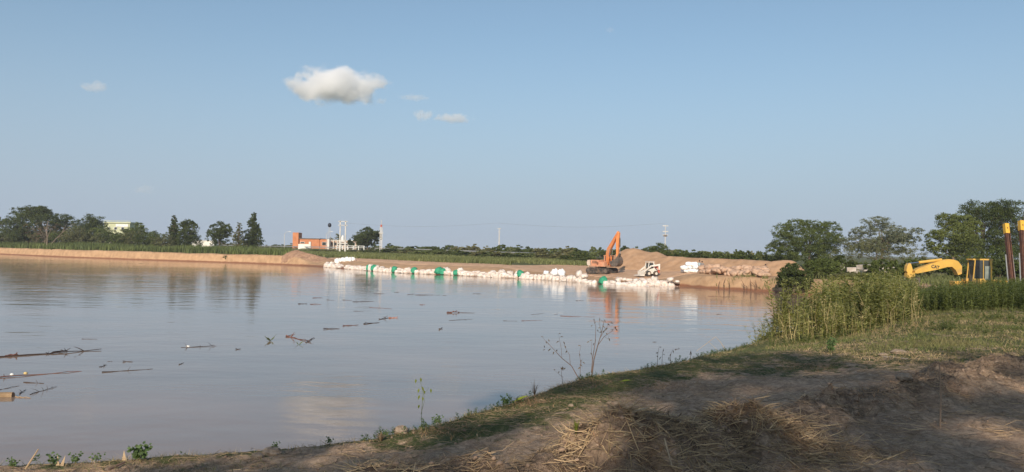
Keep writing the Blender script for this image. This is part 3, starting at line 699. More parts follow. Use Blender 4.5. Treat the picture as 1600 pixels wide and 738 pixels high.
# tall weeds: proto plants stamped by numpy
def weed_proto(r, h, nl, ls):
    V = []; Q = []; n = 0
    st = np.array([[0, 0, 0], [r.normal()*.05, r.normal()*.05, .5], [r.normal()*.12, r.normal()*.12, 1]])*h
    for k in range(2):
        a, b = st[k], st[k+1]; w0, w1 = .010*(1-k*.4), .010*(.6-k*.4)
        for d in (np.array([1, 0, 0]), np.array([0, 1, 0])):
            V += [a-d*w0, a+d*w0, b+d*w1, b-d*w1]; Q.append([n, n+1, n+2, n+3]); n += 4
    for i in range(nl):
        t = r.uniform(.12, 1.02); p = np.array([np.interp(t, [0, .5, 1], st[:, j]) for j in range(3)])
        a = r.uniform(0, 6.28); L = ls*(1.25-t*.7)*r.uniform(.6, 1.3); o = r.uniform(0, .16)*(1.2-t)*h*.5
        dd = np.array([math.cos(a), math.sin(a), r.uniform(-.3, .7)]); sdv = np.array([-math.sin(a), math.cos(a), r.uniform(-.4, .4)])*L*.24
        p = p+dd*o; V += [p, p+dd*L*.5+sdv, p+dd*L, p+dd*L*.5-sdv]; Q.append([n, n+1, n+2, n+3]); n += 4
    return np.array(V), np.array(Q)
def stamp(name, protos, X, Y, S, r, m, lean=.08):
    Z = hfun(X, Y); VV = []; QQ = []; n = 0; k = r.integers(0, len(protos), len(X)); A = r.uniform(0, 6.28, len(X)); LX = r.normal(size=(len(X), 2))*lean
    for j, (V, Q) in enumerate(protos):
        s = np.where(k == j)[0]
        if not len(s): continue
        c, si = np.cos(A[s])[:, None], np.sin(A[s])[:, None]; sc = S[s][:, None]
        x = (V[:, 0]*c-V[:, 1]*si)*sc+LX[s, :1]*V[:, 2]*sc+X[s][:, None]; y = (V[:, 0]*si+V[:, 1]*c)*sc+LX[s, 1:]*V[:, 2]*sc+Y[s][:, None]; z = V[:, 2]*sc+Z[s][:, None]-.03
        W_ = np.stack([x, y, z], -1).reshape(-1, 3); q = (Q[None]+(np.arange(len(s))*len(V))[:, None, None]).reshape(-1, 4)+n
        VV.append(W_); QQ.append(q); n += len(W_)
    return link(name, npmesh(name, np.concatenate(VV), np.concatenate(QQ)), m)
protos = [weed_proto(r, 1.0, 64, .11) for _ in range(7)]
WEED = leafmat('weed_green', (.19, .22, .07), (.10, .13, .04), .4, .4, .5)
WEEDY = leafmat('weed_yellow', (.36, .35, .13), (.20, .215, .075), .4, .4, .5)
def poly_scatter(n, pts, r, dens=None):
    pts = np.array(pts); lo = pts.min(0); hi = pts.max(0); X = []; Y = []
    B = np.roll(pts, -1, 0)
    while sum(map(len, X)) < n:
        x = r.uniform(lo[0], hi[0], n*3); y = r.uniform(lo[1], hi[1], n*3); c = ((pts[:, 1] > y[:, None]) != (B[:, 1] > y[:, None])) & (x[:, None] < (B[:, 0]-pts[:, 0])*(y[:, None]-pts[:, 1])/(B[:, 1]-pts[:, 1]+1e-9)+pts[:, 0])
        k = c.sum(1) % 2 == 1
        if dens is not None: k &= r.random(len(x)) < dens(x, y)
        k &= sdist(x, y) > .05
        X.append(x[k]); Y.append(y[k])
    return np.concatenate(X)[:n], np.concatenate(Y)[:n]
pxD = lambda a: [((px-800)/F*D, D) for px, D in a]
X, Y = poly_scatter(2300, pxD([(1405, 40), (1500, 37.5), (1700, 36), (1750, 46), (1600, 52), (1400, 56)]), r, lambda x, y: .35+.65*(fbm(x*.5, y*.5, 8, 2) > -.15))
stamp('tall_weeds', protos, X, Y, r.uniform(.75, 1.42, len(X)), r, WEED).name = 'tall_weeds'
tag(bpy.data.objects['tall_weeds'], 'dense dark green belt of tall weeds in front of the yellow excavator', 'weeds', kind='stuff')
X, Y = poly_scatter(620, pxD([(1203, 33.5), (1240, 31.5), (1330, 29.5), (1425, 31), (1440, 42), (1430, 60), (1380, 54), (1290, 46), (1250, 41), (1215, 36.5)]), r, lambda x, y: .12+.88*(fbm(x*.9, y*.6, 18, 2) > .0))
tag(stamp('waterside_weeds', protos, X, Y, r.uniform(.35, 1.0, len(X))**.7*2.05*np.where(Y < 33, .72, 1.2)*np.where(800+F*X/Y > 1395, .84, 1.0), r, WEEDY), 'loose yellow-green tall weeds on the point beside the water', 'weeds', kind='stuff')
ex_ = []; ey_ = []
P_ = np.array(near[-12:]); d_ = np.r_[0, np.cumsum(np.hypot(*np.diff(P_, axis=0).T))]; u_ = r.uniform(d_[-1]*.22, d_[-1], 500)
X = np.interp(u_, d_, P_[:, 0])+r.normal(size=500)*.30+.2; Y = np.interp(u_, d_, P_[:, 1])+r.normal(size=500)*.35
tag(stamp('overhanging_weeds', protos, X, Y, r.uniform(.3, 1.3, 500)*(r.random(500) < .6)+.02, r, WEEDY, .22), 'weeds hanging over the water edge of the point', 'weeds', kind='stuff')
X, Y = poly_scatter(260, pxD([(1203, 33.0), (1240, 30.5), (1330, 28), (1460, 29), (1440, 42), (1380, 54), (1290, 46), (1250, 41), (1215, 36.5)]), r)
DRYW = leafmat('weed_dry', (.48, .40, .20), (.30, .24, .12), .4, .3, .5)
tag(stamp('dry_weeds', [weed_proto(r, 1.0, 16, .09) for _ in range(5)], X, Y, r.uniform(.4, 1.7, len(X)), r, DRYW, .14), 'dry straw-coloured weed stems mixed into the waterside weeds', 'weeds', kind='stuff')
protos2 = [weed_proto(r, 1.0, 40, .22) for _ in range(5)]
X, Y = poly_scatter(700, pxD([(1200, 28), (1600, 24), (1750, 30), (1700, 37), (1420, 39), (1210, 31)]), r, lambda x, y: .1+.9*(fbm(x*.6, y*.6, 28, 2) > .12))
tag(stamp('low_weeds', protos2, X, Y, r.uniform(.15, .42, len(X)), r, WEED), 'scattered knee-high green weeds on the sunlit meadow', 'weeds', kind='stuff')
# meadow and crest grass
X, Y = poly_scatter(30000, pxD([(1195, 27.5), (1330, 21), (1500, 17.5), (1760, 14), (1800, 30), (1600, 40), (1215, 40)]), r, lambda x, y: np.clip(.25+1.1*fbm(x*.5, y*.5, 38, 4), .04, 1))
tag(link('meadow_grass', blades('meadow_grass', X, Y, r.uniform(.05, .20, len(X)), .022, G1, r, .5), G1), 'short green and yellow grass on the sunlit meadow right of the water', 'grass', kind='stuff')
X, Y = poly_scatter(16000, pxD([(1195, 27), (1330, 20), (1500, 16.5), (1760, 12), (1800, 28), (1600, 36), (1215, 36)]), r, lambda x, y: np.clip(.3-1.2*fbm(x*.5, y*.5, 38, 4), .03, 1))
tag(link('dry_meadow_grass', blades('dry_meadow_grass', X, Y, r.uniform(.04, .16, len(X)), .018, DRY, r, .9), DRY), 'dry straw-coloured grass between the green meadow tufts', 'grass', kind='stuff')

# ================================================================== distant buildings and masts
brick = mat('orange_brick', (.56, .235, .115), .9, (.46, .185, .09), .8)
white_w = mat('white_wall', (.78, .76, .70), .85, (.66, .64, .58), .5)
conc = mat('concrete', (.62, .60, .56), .85, (.48, .46, .43), .8)
glassd = mat('dark_glass', (.03, .035, .04), .25, spec=.5)
redp = mat('red_paint', (.48, .10, .06), .6)
whp = mat('white_paint', (.78, .78, .76), .5, (.68, .68, .66), 1)
roofm = mat('grey_roof', (.20, .17, .15), .8)
def scr(D):                              # local frame of a thing standing at distance D: metres per photo pixel
    return D/F
# brick building: long facade facing the river, second wing running back to the right
D = 300; s = D/F
B = empty('brick_building', at(497, 386, D), 0, 'long low orange brick building with a short tower at its left end', 'building'); bo = Vector(B.location)
P = lambda px, py, dD=0: at(px, py, D+dD)-bo
gzb = -1.2
def wallbox(name, px0, px1, pyt, D0, depth, m, parent, pyb=None, zb=gzb):
    a = at(px0, pyt, D0)-bo; b = at(px1, pyt, D0)-bo; z1 = (a.z+b.z)/2; z0 = zb if pyb is None else (at((px0+px1)/2, pyb, D0)-bo).z
    return MB().box(((a.x+b.x)/2, a.y+depth/2, (z0+z1)/2), (abs(b.x-a.x), depth, z1-z0)).build(name, m, parent)
wall = wallbox('wall', 465, 499, 373.5, D, 16, brick, B)
wallbox('roof', 464.4, 499.6, 372.4, D-.4, 16.8, roofm, B, 373.4)
tw = wallbox('tower', 457.5, 466.5, 363.5, D-1.0, 5, brick, B)
wallbox('front_wall', 466, 483, 381.5, D-6, .5, white_w, B)
wallbox('gate_pier', 482.5, 485.5, 378, D-6.3, .9, white_w, B)
for a, b_, t_, bt in [(469, 476, 378, 380.5), (502.5, 509.5, 378, 383)]:
    if a > 499: continue
    w_ = wallbox('window', a, b_, t_, D-.12, .2, white_w, B, bt); wallbox('pane', a+.5, b_-.5, t_+.4, D-.22, .12, glassd, w_, bt-.4)
wallbox('facade', 499, 514, 374.2, D+.3, 15, brick, B)
wallbox('corner_pillar', 511.5, 514.5, 373.8, D-.2, 1, white_w, B)
w_ = wallbox('window', 503, 510.5, 378.3, D+.12, .2, white_w, B, 383.5); wallbox('pane', 503.4, 510.1, 378.6, D+.02, .14, glassd, w_, 383.2)
# receding wing
wg = wallbox('wing', 514.5, 557, 376.4, D+3, 12, mat('pale_render', (.58, .42, .32), .9), B)
wallbox('roof', 514, 557.6, 375.4, D+2.7, 12.6, white_w, B, 376.3)
for k in range(7):
    a = 516.5+k*5.8; w_ = wallbox('window', a, a+3.6, 379, D+2.82, .2, roofm, B, 383.6); wallbox('pane', a+.5, a+3.1, 379.4, D+2.7, .14, glassd, w_, 383.2)
for k in range(7): wallbox('pillar', 514.6+k*5.8+.3, 515.8+k*5.8, 376.4, D+2.2, .5, white_w, B)
# pale yellow building
D = 330; bo0 = at(184, 380, D)
Y_ = empty('yellow_building', bo0, 0, 'pale yellow building with a white band, only its top showing above the left trees', 'building'); bo = Vector(bo0)
ylw = mat('pale_yellow_paint', (.52, .54, .36), .8, (.46, .48, .32), .4)
wallbox('wall', 163, 203, 349, D, 7, ylw, Y_, zb=-2)
wallbox('parapet', 162, 204, 347.0, D-.5, 11, ylw, Y_, 348.9)
wallbox('band', 181, 200, 350.5, D-.25, .2, whp, Y_, 354.5)
for k in range(3): a = 167+k*11; w_ = wallbox('window', a, a+5, 354.8, D-.14, .2, whp, Y_, 359); wallbox('pane', a+.6, a+4.4, 355.3, D-.24, .12, glassd, w_, 358.5)
for k in range(9): wallbox('railing_post', 163.5+k*5, 163.9+k*5, 345.2, D-.4, .12, ylw, Y_, 346.9)
wallbox('railing', 163, 204, 345.1, D-.4, .1, ylw, Y_, 345.6)
wallbox('white_building_wall', 0, 1, 0, D, 1, whp, Y_) if False else None
# white low shed left of centre, far behind
bo0 = at(325, 384, 340); bo = Vector(bo0)
Wh = empty('white_shed', bo0, 0, 'long low white shed seen between the paired dark trees and the round tree', 'shed'); D = 340
wallbox('wall', 300, 334, 376.6, D, 9, white_w, Wh, zb=-2); wallbox('roof', 299.5, 334.5, 375.6, D-.3, 9.6, conc, Wh, 376.5)

def mast(name, px, pyt, D, label, cat, builder, zb=2.2):
    x = (px-800)/F*D; c = Vector((x, D, zb)); o = empty(name, c, 0, label, cat); h = CAMZ-(pyt-yh(px))*D/F-zb; builder(o, h, D/F); return o
def lattice(mb, x, y, z0, z1, w, r, n):
    for i in range(n):
        a = z0+(z1-z0)*i/n; b = z0+(z1-z0)*(i+1)/n
        mb.tube([(x-w/2, y, a), (x+w/2, y, b)], r, 3); mb.tube([(x+w/2, y, a), (x-w/2, y, b)], r, 3); mb.box((x, y, b), (w, r*2, r*2.5))
def twin(o, h, s):
    W2 = 8.3*s
    for sx in (-1, 1):
        mb = MB()
        mb.box((sx*W2/2, 0, h*.2), (.48, .4, h*.4)); mb.box((sx*W2/2, 0, h*.7), (.34, .3, h*.6)); mb.build('column', conc, o)
    MB().box((0, 0, h-.25), (W2+1.4, .3, .2)).build('crossbeam', conc, o)
    MB().box((0, 0, h-1.5), (W2+1.4, .3, .2)).build('crossbeam', conc, o)
    mb = MB().box((0, 0, h*.38), (W2, .8, .7)); mb.box((0, 0, h*.30), (W2+1.6, 1.0, .3)); mb.build('platform', conc, o)
    mb = MB(); mb.cyl((0, 0, h*.45), .5, 1.3, n=12); mb.box((0, 0, h*.45+.8), (.5, .3, .4)); mb.build('transformer', whp, o)
mast('transformer_structure', 535.5, 345, 262, 'tall pale H-shaped double column with crossbeams in front of the brick building', 'utility structure', twin)
def lat(o, h, s):
    mb = MB()
    for sx in (-1, 1): mb.box((sx*.33, 0, h*.40), (.15, .15, h*.8))
    lattice(mb, 0, 0, 0, h*.8, .66, .05, 12); mb.build('lattice_body', conc, o)
    MB().box((0, 0, h*.83), (.5, .4, .7)).build('head', redp, o); MB().tube([(0, 0, h*.8), (0, 0, h)], .09, 5).build('antenna', conc, o)
    MB().box((0, 0, h*.62), (1.5, .25, .2)).build('crossarm', conc, o)
mast('lattice_mast', 595.5, 344, 250, 'slim pale lattice mast with a reddish head, right of the round tree', 'mast', lat)
def pole1(o, h, s):
    MB().tube([(0, 0, 0), (0, 0, h)], [.20, .14], 10).build('pole', conc, o); MB().box((0, 0, h-.1), (1.2, .2, .18)).build('crossarm', conc, o)
    MB().box((0, 0, h-1.2), (.9, .2, .16)).build('crossarm', conc, o)
mast('white_pole', 780, 357, 270, 'thin white pole standing alone in the middle of the horizon', 'pole', pole1)
def ant(o, h, s):
    MB().tube([(0, 0, 0), (0, 0, h)], [.16, .09], 6).build('pole', conc, o)
    for f in (.98, .82, .72): MB().box((0, 0, h*f), (1.5, .25, .22)).build('crossarm', conc, o)
    MB().box((0, 0, h*.70), (1.0, .35, .5)).build('lamp_head', roofm, o)
mast('antenna_pole', 1039.5, 352, 215, 'faint thin pole with stacked crossarms above the sand ridge', 'pole', ant)
def lampst(o, h, s):
    MB().tube([(0, 0, 0), (0, 0, h*.86), (.5, 0, h*.97), (1.7, 0, h)], [.11, .08, .06, .05], 6).build('pole', conc, o); MB().box((1.9, 0, h), (.8, .3, .14)).build('lamp', whp, o)
for px, pyt, lb in [(444.5, 362, 'leftmost faint street lamp, left of the brick tower'), (510, 362, 'street lamp rising in front of the brick building'), (555, 366, 'street lamp just left of the dark round tree'), ]:
    mast('street_lamp', px, pyt, 285, lb, 'street lamp', lampst)
def tank(o, h, s):
    MB().ell((0, 0, h-.75), (.62, .62, .75), 14, 10).build('tank', mat('dark_tank', (.035, .04, .055), .6), o, smooth=True)
    mb = MB()
    for k in range(3): a = k*2.094; mb.tube([(.7*math.cos(a), .7*math.sin(a), 0), (.25*math.cos(a), .25*math.sin(a), h-1.3)], .035, 4)
    mb.build('stand', conc, o)
mast('water_tank', 514.7, 348.5, 270, 'small dark tank on thin legs above the roof of the brick building', 'tank', tank)
# white railing beside the columns
o = empty('white_railing', above(548, 262), 0, 'low white railing at the foot of the twin concrete columns', 'railing'); o.location.z = 3.4
MB().box((0, 0, 1.25), (9, .1, .14)).build('top_rail', whp, o)
MB().box((0, 0, .7), (9, .08, .10)).build('lower_rail', whp, o)
f0 = MB().box((0, 0, .6), (.22, .22, 1.3)).build('post', whp, o); f0.location.x = -4.4
for k in range(1, 6): q = f0.copy(); COL.objects.link(q); q.location.x = -4.4+k*1.76
# overhead cables
def cable(px0, px1, py, D, label):
    a = at(px0, py, D); b = at(px1, py, D); pts = [a.lerp(b, i/20)-Vector((0, 0, 1.2*math.sin(math.pi*i/20))) for i in range(21)]
    o = MB().tube([p-a for p in pts], .016, 4).build('overhead_cable', roofm); o.location = a; tag(o, label, 'cable')
cable(536, 780, 348.5, 266, 'faint overhead cable sagging between the twin columns and the white pole')
cable(780, 1039, 349, 250, 'faint overhead cable sagging between the white pole and the pole with crossarms')

# ================================================================== the two piles on the right
rust = mat('rusty_timber', (.16, .075, .05), .85, (.09, .045, .035), 3, bump=.02)
ycap = mat('yellow_cap', (.72, .42, .05), .55, (.62, .36, .05), 4)
def pile(pxt, pyt, pxb, pyb, D, wpx, label):
    a = at(pxb, pyb, D); b = at(pxt, pyt, D+1); d = (b-a).normalized(); o = empty('leaning_pile', a-d*1.2, 0, label, 'pile'); c = Vector(o.location); w = wpx*D/F
    a = Vector((0, 0, 0)); b = b-c; k = a.lerp(b, 1-.0)
    cut = b-d*(16*D/F)
    mb = MB(); mb.beam(a, cut, w, w*.28); 
    for sgn in (-1, 1): mb.beam(a+Vector((sgn*w*.42, -.06, 0)), cut+Vector((sgn*w*.42, -.06, 0)), w*.9, w*.14)
    mb.build('shaft', rust, o)
    cap = MB().beam(cut, b, w*1.02, w*1.0).build('cap', ycap, o)
    # dark arrow-like mark on the cap
    m = cut.lerp(b, .55); MB().box((m.x, m.y-w*.54, m.z), (w*.16, .02, w*.5)).build('mark', rust, cap)
    for sgn in (-1, 1):
        q0 = Vector((sgn*w*.9, 0, 0)); top = a.lerp(b, .52)+Vector((sgn*w*.8, 0, 0)); MB().tube([q0, top], .045, 6).build('rod', rail_m, o)
    return o
pile(1571.5, 350, 1579.5, 427, 60, 6.5, 'shorter, left one of the two leaning brown piles with yellow caps')
pile(1595.5, 345.5, 1600, 427, 60, 7, 'taller, right one of the two leaning brown piles with yellow caps')

# ================================================================== excavators (local frame: +X is forward, Y sideways, Z up)
orange = mat('orange_paint', (.62, .20, .06), .55, (.50, .16, .05), 1.5, dirt=(.36, .24, .16), dirt_amt=.6)
orangel = mat('orange_paint_pale', (.62, .30, .18), .6, (.52, .24, .14), 1.5, dirt=(.40, .28, .19), dirt_amt=.75)
yellow = mat('yellow_paint', (.66, .40, .085), .6, (.55, .33, .07), 1.2, dirt=(.34, .24, .14), dirt_amt=.7)
steel = mat('dark_steel', (.055, .052, .05), .6, (.035, .033, .032), 4, dirt=(.25, .16, .10), dirt_amt=.6)
bucketm = mat('worn_bucket_steel', (.13, .115, .10), .5, (.07, .06, .055), 3, dirt=(.28, .18, .12), dirt_amt=.5)
chrome = mat('chrome', (.75, .75, .75), .2, metal=1.0)
palew = mat('dusty_cream', (.66, .60, .52), .6, (.52, .42, .34), 2)
def track(sy, L, H, Wd, root, name='track'):
    n = 26; pts = []; r = H/2
    for i in range(n):
        a = 2*math.pi*i/n; pts.append((math.copysign(L/2-r, math.cos(a))+r*math.cos(a), r+r*math.sin(a)*(1 if math.sin(a) < 0 else .96)))
    mb = MB(); mb.prism(pts, sy-Wd/2, sy+Wd/2)
    for i in range(44):                  # shoes
        u = i/44*(2*(L-H)+2*math.pi*r)
        if u < L-H: p = (-(L/2-r)+u, 0); a = 0
        elif u < L-H+math.pi*r: q = (u-(L-H))/r; p = (L/2-r+r*math.sin(q), r-r*math.cos(q)); a = -q
        elif u < 2*(L-H)+math.pi*r: p = (L/2-r-(u-(L-H)-math.pi*r), 2*r); a = 0
        else: q = (u-2*(L-H)-math.pi*r)/r; p = (-(L/2-r)-r*math.sin(q), r+r*math.cos(q)); a = -q
        mb.box((p[0], sy, p[1]), (.09, Wd*1.04, .05), Matrix.Rotation(a, 3, 'Y'))
    t = mb.build(name, steel, root)
    w = MB()
    for x in np.linspace(-(L/2-r), L/2-r, 7): w.cyl((x, sy+math.copysign(Wd/2, sy)*1.06, r*.55 if abs(x) < L/2-r-.01 else r), r*.36 if abs(x) < L/2-r-.01 else r*.72, .1, 'Y', 12)
    w.build('rollers', bucketm, t); return t
def cylinder(a, b, r, root, m, split=.55, name='hydraulic_cylinder'):
    a = Vector(a); b = Vector(b); c = a.lerp(b, split); o = MB().tube([a, c], r, 10).build(name, m, root); MB().tube([c, b], r*.5, 8).build('rod', chrome, o); return o
def bucket(c, r, Wd, ang, m, root):
    pts = []
    for i in range(13): a = ang+math.pi*(1.18*i/12); pts.append((c[0]+r*math.cos(a), c[2]+r*math.sin(a)))
    pts_in = [(c[0]+(p[0]-c[0])*.9, c[2]+(p[1]-c[2])*.9) for p in pts][::-1]
    mb = MB(); mb.prism(pts+pts_in, c[1]-Wd/2, c[1]+Wd/2); mb.prism(pts, c[1]-Wd/2-.03, c[1]-Wd/2+.01); mb.prism(pts, c[1]+Wd/2-.01, c[1]+Wd/2+.03)
    b = mb.build('bucket', m, root)
    e = pts[-1]; d = Vector((e[0]-pts[-2][0], 0, e[1]-pts[-2][1])).normalized()
    for k in range(5): y = c[1]-Wd/2+Wd*(k+.5)/5; MB().beam((e[0], y, e[1]), (e[0]+d.x*.28, y, e[1]+d.z*.28), .12, .09, .06, .03).build('tooth', m, b)
    return b
def house(root, zf, Lr, Wd, Hh, paint, paint2, cab_h=1.75, cab_x=(.25, 1.75), cabside=1, cwl=.75):
    MB().cyl((0, 0, zf-.14), .72, .34, n=20).build('slew_ring', steel, root)
    h = MB(); h.box((-.1, 0, zf+.12), (Lr, Wd*.98, .2)); h.box((-Lr/2+.95, 0, zf+.22+Hh/2), (1.6, Wd*.96, Hh)); h.box((.55, -cabside*Wd*.33, zf+.2+Hh*.35), (1.5, Wd*.30, Hh*.7))
    hs = h.build('house', paint, root, bevel=.04)
    for k in range(6): MB().box((-Lr/2+.55+k*.16, -cabside*Wd*.485, zf+.25+Hh*.55), (.07, .05, Hh*.5)).build('vent', steel, hs)
    pts = [(-Lr/2-.02, zf+.05), (-Lr/2-.02-cwl*.55, zf+.18), (-Lr/2-.02-cwl*.7, zf+.3+Hh*.45), (-Lr/2-.02-cwl*.55, zf+.2+Hh*.95), (-Lr/2-.02, zf+.22+Hh)]
    MB().prism(pts, -Wd*.48, Wd*.48).build('counterweight', paint2, root, bevel=.05)
    MB().tube([(-Lr/2+.9, -cabside*.5, zf+.2+Hh), (-Lr/2+.9, -cabside*.5, zf+.55+Hh)], .06, 8).build('exhaust_pipe', steel, root)
    # cab: posts, roof, panes
    y0, y1 = cabside*Wd*.14, cabside*Wd*.49; x0, x1 = cab_x; z0 = zf+.22; z1 = z0+cab_h; cy = (y0+y1)/2; cw = abs(y1-y0)
    cb = MB(); cb.box(((x0+x1)/2, cy, z0+.2), (x1-x0, cw, .4)); cb.box(((x0+x1)/2-.05, cy, z1-.06), (x1-x0+.04, cw+.04, .12)); cb.box((x0+.09, cy, (z0+z1)/2), (.18, cw, z1-z0))
    for yy in (y0, y1): cb.beam((x1-.04, yy, z0+.4), (x1-.22, yy, z1-.05), .07, .07); cb.box((x0+.75, yy, (z0+z1)/2), (.04, .04, z1-z0-.1)); cb.box(((x0+x1)/2, yy, z0+.5), (x1-x0, .05, .3))
    cab = cb.build('cab', paint, root)
    MB().box(((x0+x1)/2-.04, cy, (z0+.4+z1-.12)/2), (x1-x0-.30, cw-.07, z1-z0-.5)).build('window', glass_cab, cab)
    MB().box(((x0+.12+x0+.72)/2, y1+cabside*.035, z0+1.12), (.46, .03, cab_h-1.15)).build('side_window', mat('sky_glass', (.24, .27, .24), .3, spec=.5), cab)
    return hs
glass_cab = mat('cab_glass', (.05, .06, .06), .08, (.04, .045, .045), 1, spec=.8)

# --- orange excavator
c = above(941.5, 121.5); oz = onz(941, 425, 0)
EX = empty('orange_excavator', c, R(-42), 'orange tracked excavator with raised boom and big dark bucket standing on the sand bank', 'excavator')
EX.scale = (.94, .94, .94)
track(-1.12, 4.3, .92, .62, EX); track(1.12, 4.3, .92, .62, EX)
MB().box((0, 0, .5), (2.2, 1.7, .35)).build('undercarriage', steel, EX)
house(EX, 1.1, 3.1, 2.55, .85, orangel, palew, 1.62, (.1, 1.55), 1, .9)
# boom, seen from the side: knuckled upwards; stick hanging; bucket curled in front of the cab
bm_ = MB(); pf = [(.85, 1.3), (1.30, 1.5), (1.42, 3.2), (1.62, 3.75), (2.9, 5.95), (3.12, 6.45), (2.98, 6.58), (2.72, 6.35), (1.02, 3.95), (.88, 3.3)]
bm_.prism(pf, -.26, .26); bm_.build('boom', orange, EX, bevel=.03)
MB().prism([(2.82, 6.62), (3.02, 6.80), (3.30, 6.52), (3.22, 5.0), (3.06, 2.75), (2.84, 2.75), (2.72, 5.0)], -.20, .20).build('stick', mat('orange_stick', (.74, .30, .12), .45, (.66, .24, .08), 1), EX, bevel=.03)
cylinder((1.35, -.4, 1.35), (1.75, -.34, 3.9), .1, EX, orange); cylinder((1.35, .4, 1.35), (1.75, .34, 3.9), .1, EX, orange)
cylinder((1.55, 0, 4.15), (2.95, 0, 6.75), .11, EX, steel); cylinder((3.36, 0, 5.7), (3.42, 0, 3.2), .09, EX, steel)
bucket((2.72, 0, 2.05), .88, 1.25, R(-170), bucketm, EX)
MB().prism([(2.9, 2.85), (3.4, 3.3), (3.5, 3.15), (3.3, 2.4), (2.8, 2.3)], -.16, .16).build('link', steel, EX)
mb = MB(); mb.box((-1.9, -.95, 1.0), (.14, .14, 1.9)); mb.box((-1.9, .95, 1.0), (.14, .14, 1.9)); mb.box((-1.9, 0, 1.15), (.12, 2.0, .12)); mb.build('rear_frame', palew, EX)

# --- yellow excavator, mostly hidden by weeds
c = above(1520, 68)
EY = empty('yellow_excavator', c, R(180+3), 'yellow excavator with lowered boom and boxy cab behind the tall weeds', 'excavator')
zc = CAMZ-(404.5-yh(1530))*68/F-c.z        # cab roof height
s = 68/F
track(-1.15, 4.1, .8, .6, EY); track(1.15, 4.1, .8, .6, EY); MB().box((0, 0, .45), (2.2, 1.8, .3)).build('undercarriage', steel, EY)
house(EY, .95, 3.0, 2.5, .55, yellow, yellow, zc-1.17, (-.9, .78), 1, .8)
# the boom silhouette, from the photo, in metres ahead of the machine's centre
def E(px, py): return ((1520-px)*s, CAMZ-(py-yh(px))*s-c.z)
MB().prism([E(1500, 428), E(1500, 416), E(1494, 408.5), E(1488, 406), E(1478, 405), E(1464, 408), E(1452, 412), E(1432, 419), E(1425, 423), E(1425, 428), E(1436, 426), E(1462, 421), E(1476, 417.5), E(1484, 417), E(1490, 422), E(1494, 430)], -.28, .28).build('boom', yellow, EY, bevel=.02)
a0 = E(1432, 411.2); a1 = E(1470, 407)
cylinder((a1[0], 0, a1[1]+.06), (E(1415, 412.3)[0], 0, E(1415, 412.3)[1]), .115, EY, yellow, .66)
MB().prism([E(1412, 423), E(1413, 416), E(1416, 411), E(1419, 412), E(1422, 421), E(1421, 426), E(1416, 430)], -.2, .2).build('stick', yellow, EY)
MB().prism([E(1413, 427), E(1425, 426), E(1426, 431), E(1420, 435), E(1413, 434)], -.22, .22).build('linkage', yellow, EY)
bucket((E(1419, 438)[0], 0, E(1419, 438)[1]), .6, 1.1, R(150), bucketm, EY)
fc = bpy.data.curves.new('lettering', 'FONT'); fc.body = 'CAT'; fc.size = .36; fc.extrude = .006; fc.align_x = 'CENTER'; fc.align_y = 'CENTER'; fc.offset = .012
tmp = bpy.data.objects.new('tmp_text', fc); COL.objects.link(tmp); bpy.context.view_layer.update()
dg = bpy.context.evaluated_depsgraph_get(); tme = bpy.data.meshes.new_from_object(tmp.evaluated_get(dg)); bpy.data.objects.remove(tmp)
lt = link('lettering', tme, steel, EY); l0 = E(1457, 417.2); lt.location = (l0[0], .30, l0[1]); lt.rotation_euler = (R(90), R(8), R(180))
MB().box((-2.25, 0, .95+.62), (.7, 2.2, .3)).build('rear_deck', yellow, EY)

# --- skid loader
c = above(1016, 113); 
SK = empty('skid_loader', c, R(180+22), 'small white skid steer loader with red rear, arms lowered, on the sand', 'loader')
whl = mat('loader_white', (.80, .78, .72), .45, (.66, .60, .52), 2, dirt=(.5, .36, .25), dirt_amt=.35); redl = mat('loader_red', (.55, .10, .06), .5, (.6, .2, .13), 2)
MB().prism([(-.95, .35), (.95, .3), (1.05, .7), (.5, .95), (-.6, 1.15), (-1.0, 1.05)], -.5, .5).build('chassis', whl, SK, bevel=.03)
cb = MB()
for y in (-.42, .42):
    cb.beam((.55, y, .9), (.38, y, 1.95), .08, .08); cb.beam((-.42, y, .95), (-.35, y, 1.95), .08, .08)
cb.box((0, 0, 1.98), (.95, .95, .08)); cb.build('cab_frame', whl, SK)
MB().box((-.02, 0, 1.4), (.75, .78, .85)).build('cab_window', glass_cab, SK)
MB().prism([(-1.32, .45), (-.98, .4), (-.95, 1.3), (-1.15, 1.38), (-1.36, 1.1)], -.48, .48).build('rear_door', redl, SK, bevel=.03)
for y in (-.68, .68):
    a = MB(); a.beam((-1.15, y, 1.62), (.2, y, 1.42), .14, .24, .14, .2); a.beam((.15, y, 1.45), (1.35, y, .62), .14, .2, .14, .16); a.beam((-1.1, y, .9), (-1.12, y, 1.72), .12, .22); a.build('lift_arm', whl, SK)
    cylinder((-.9, y*.9, .8), (-.2, y*.9, 1.42), .05, SK, steel)
for x in (-.58, .6):
    for y in (-.68, .68):
        w = MB(); w.cyl((x, y, .38), .38, .27, 'Y', 18); t_ = w.build('tyre', steel, SK, bevel=.03); MB().cyl((x, y*1.03, .38), .19, .27, 'Y', 12).build('rim', whl, t_)
MB().prism([(1.3, .1), (1.35, .7), (1.45, .72), (1.42, .2), (2.1, .1), (2.1, .05), (1.35, .02)], -.85, .85).build('bucket', whl, SK)

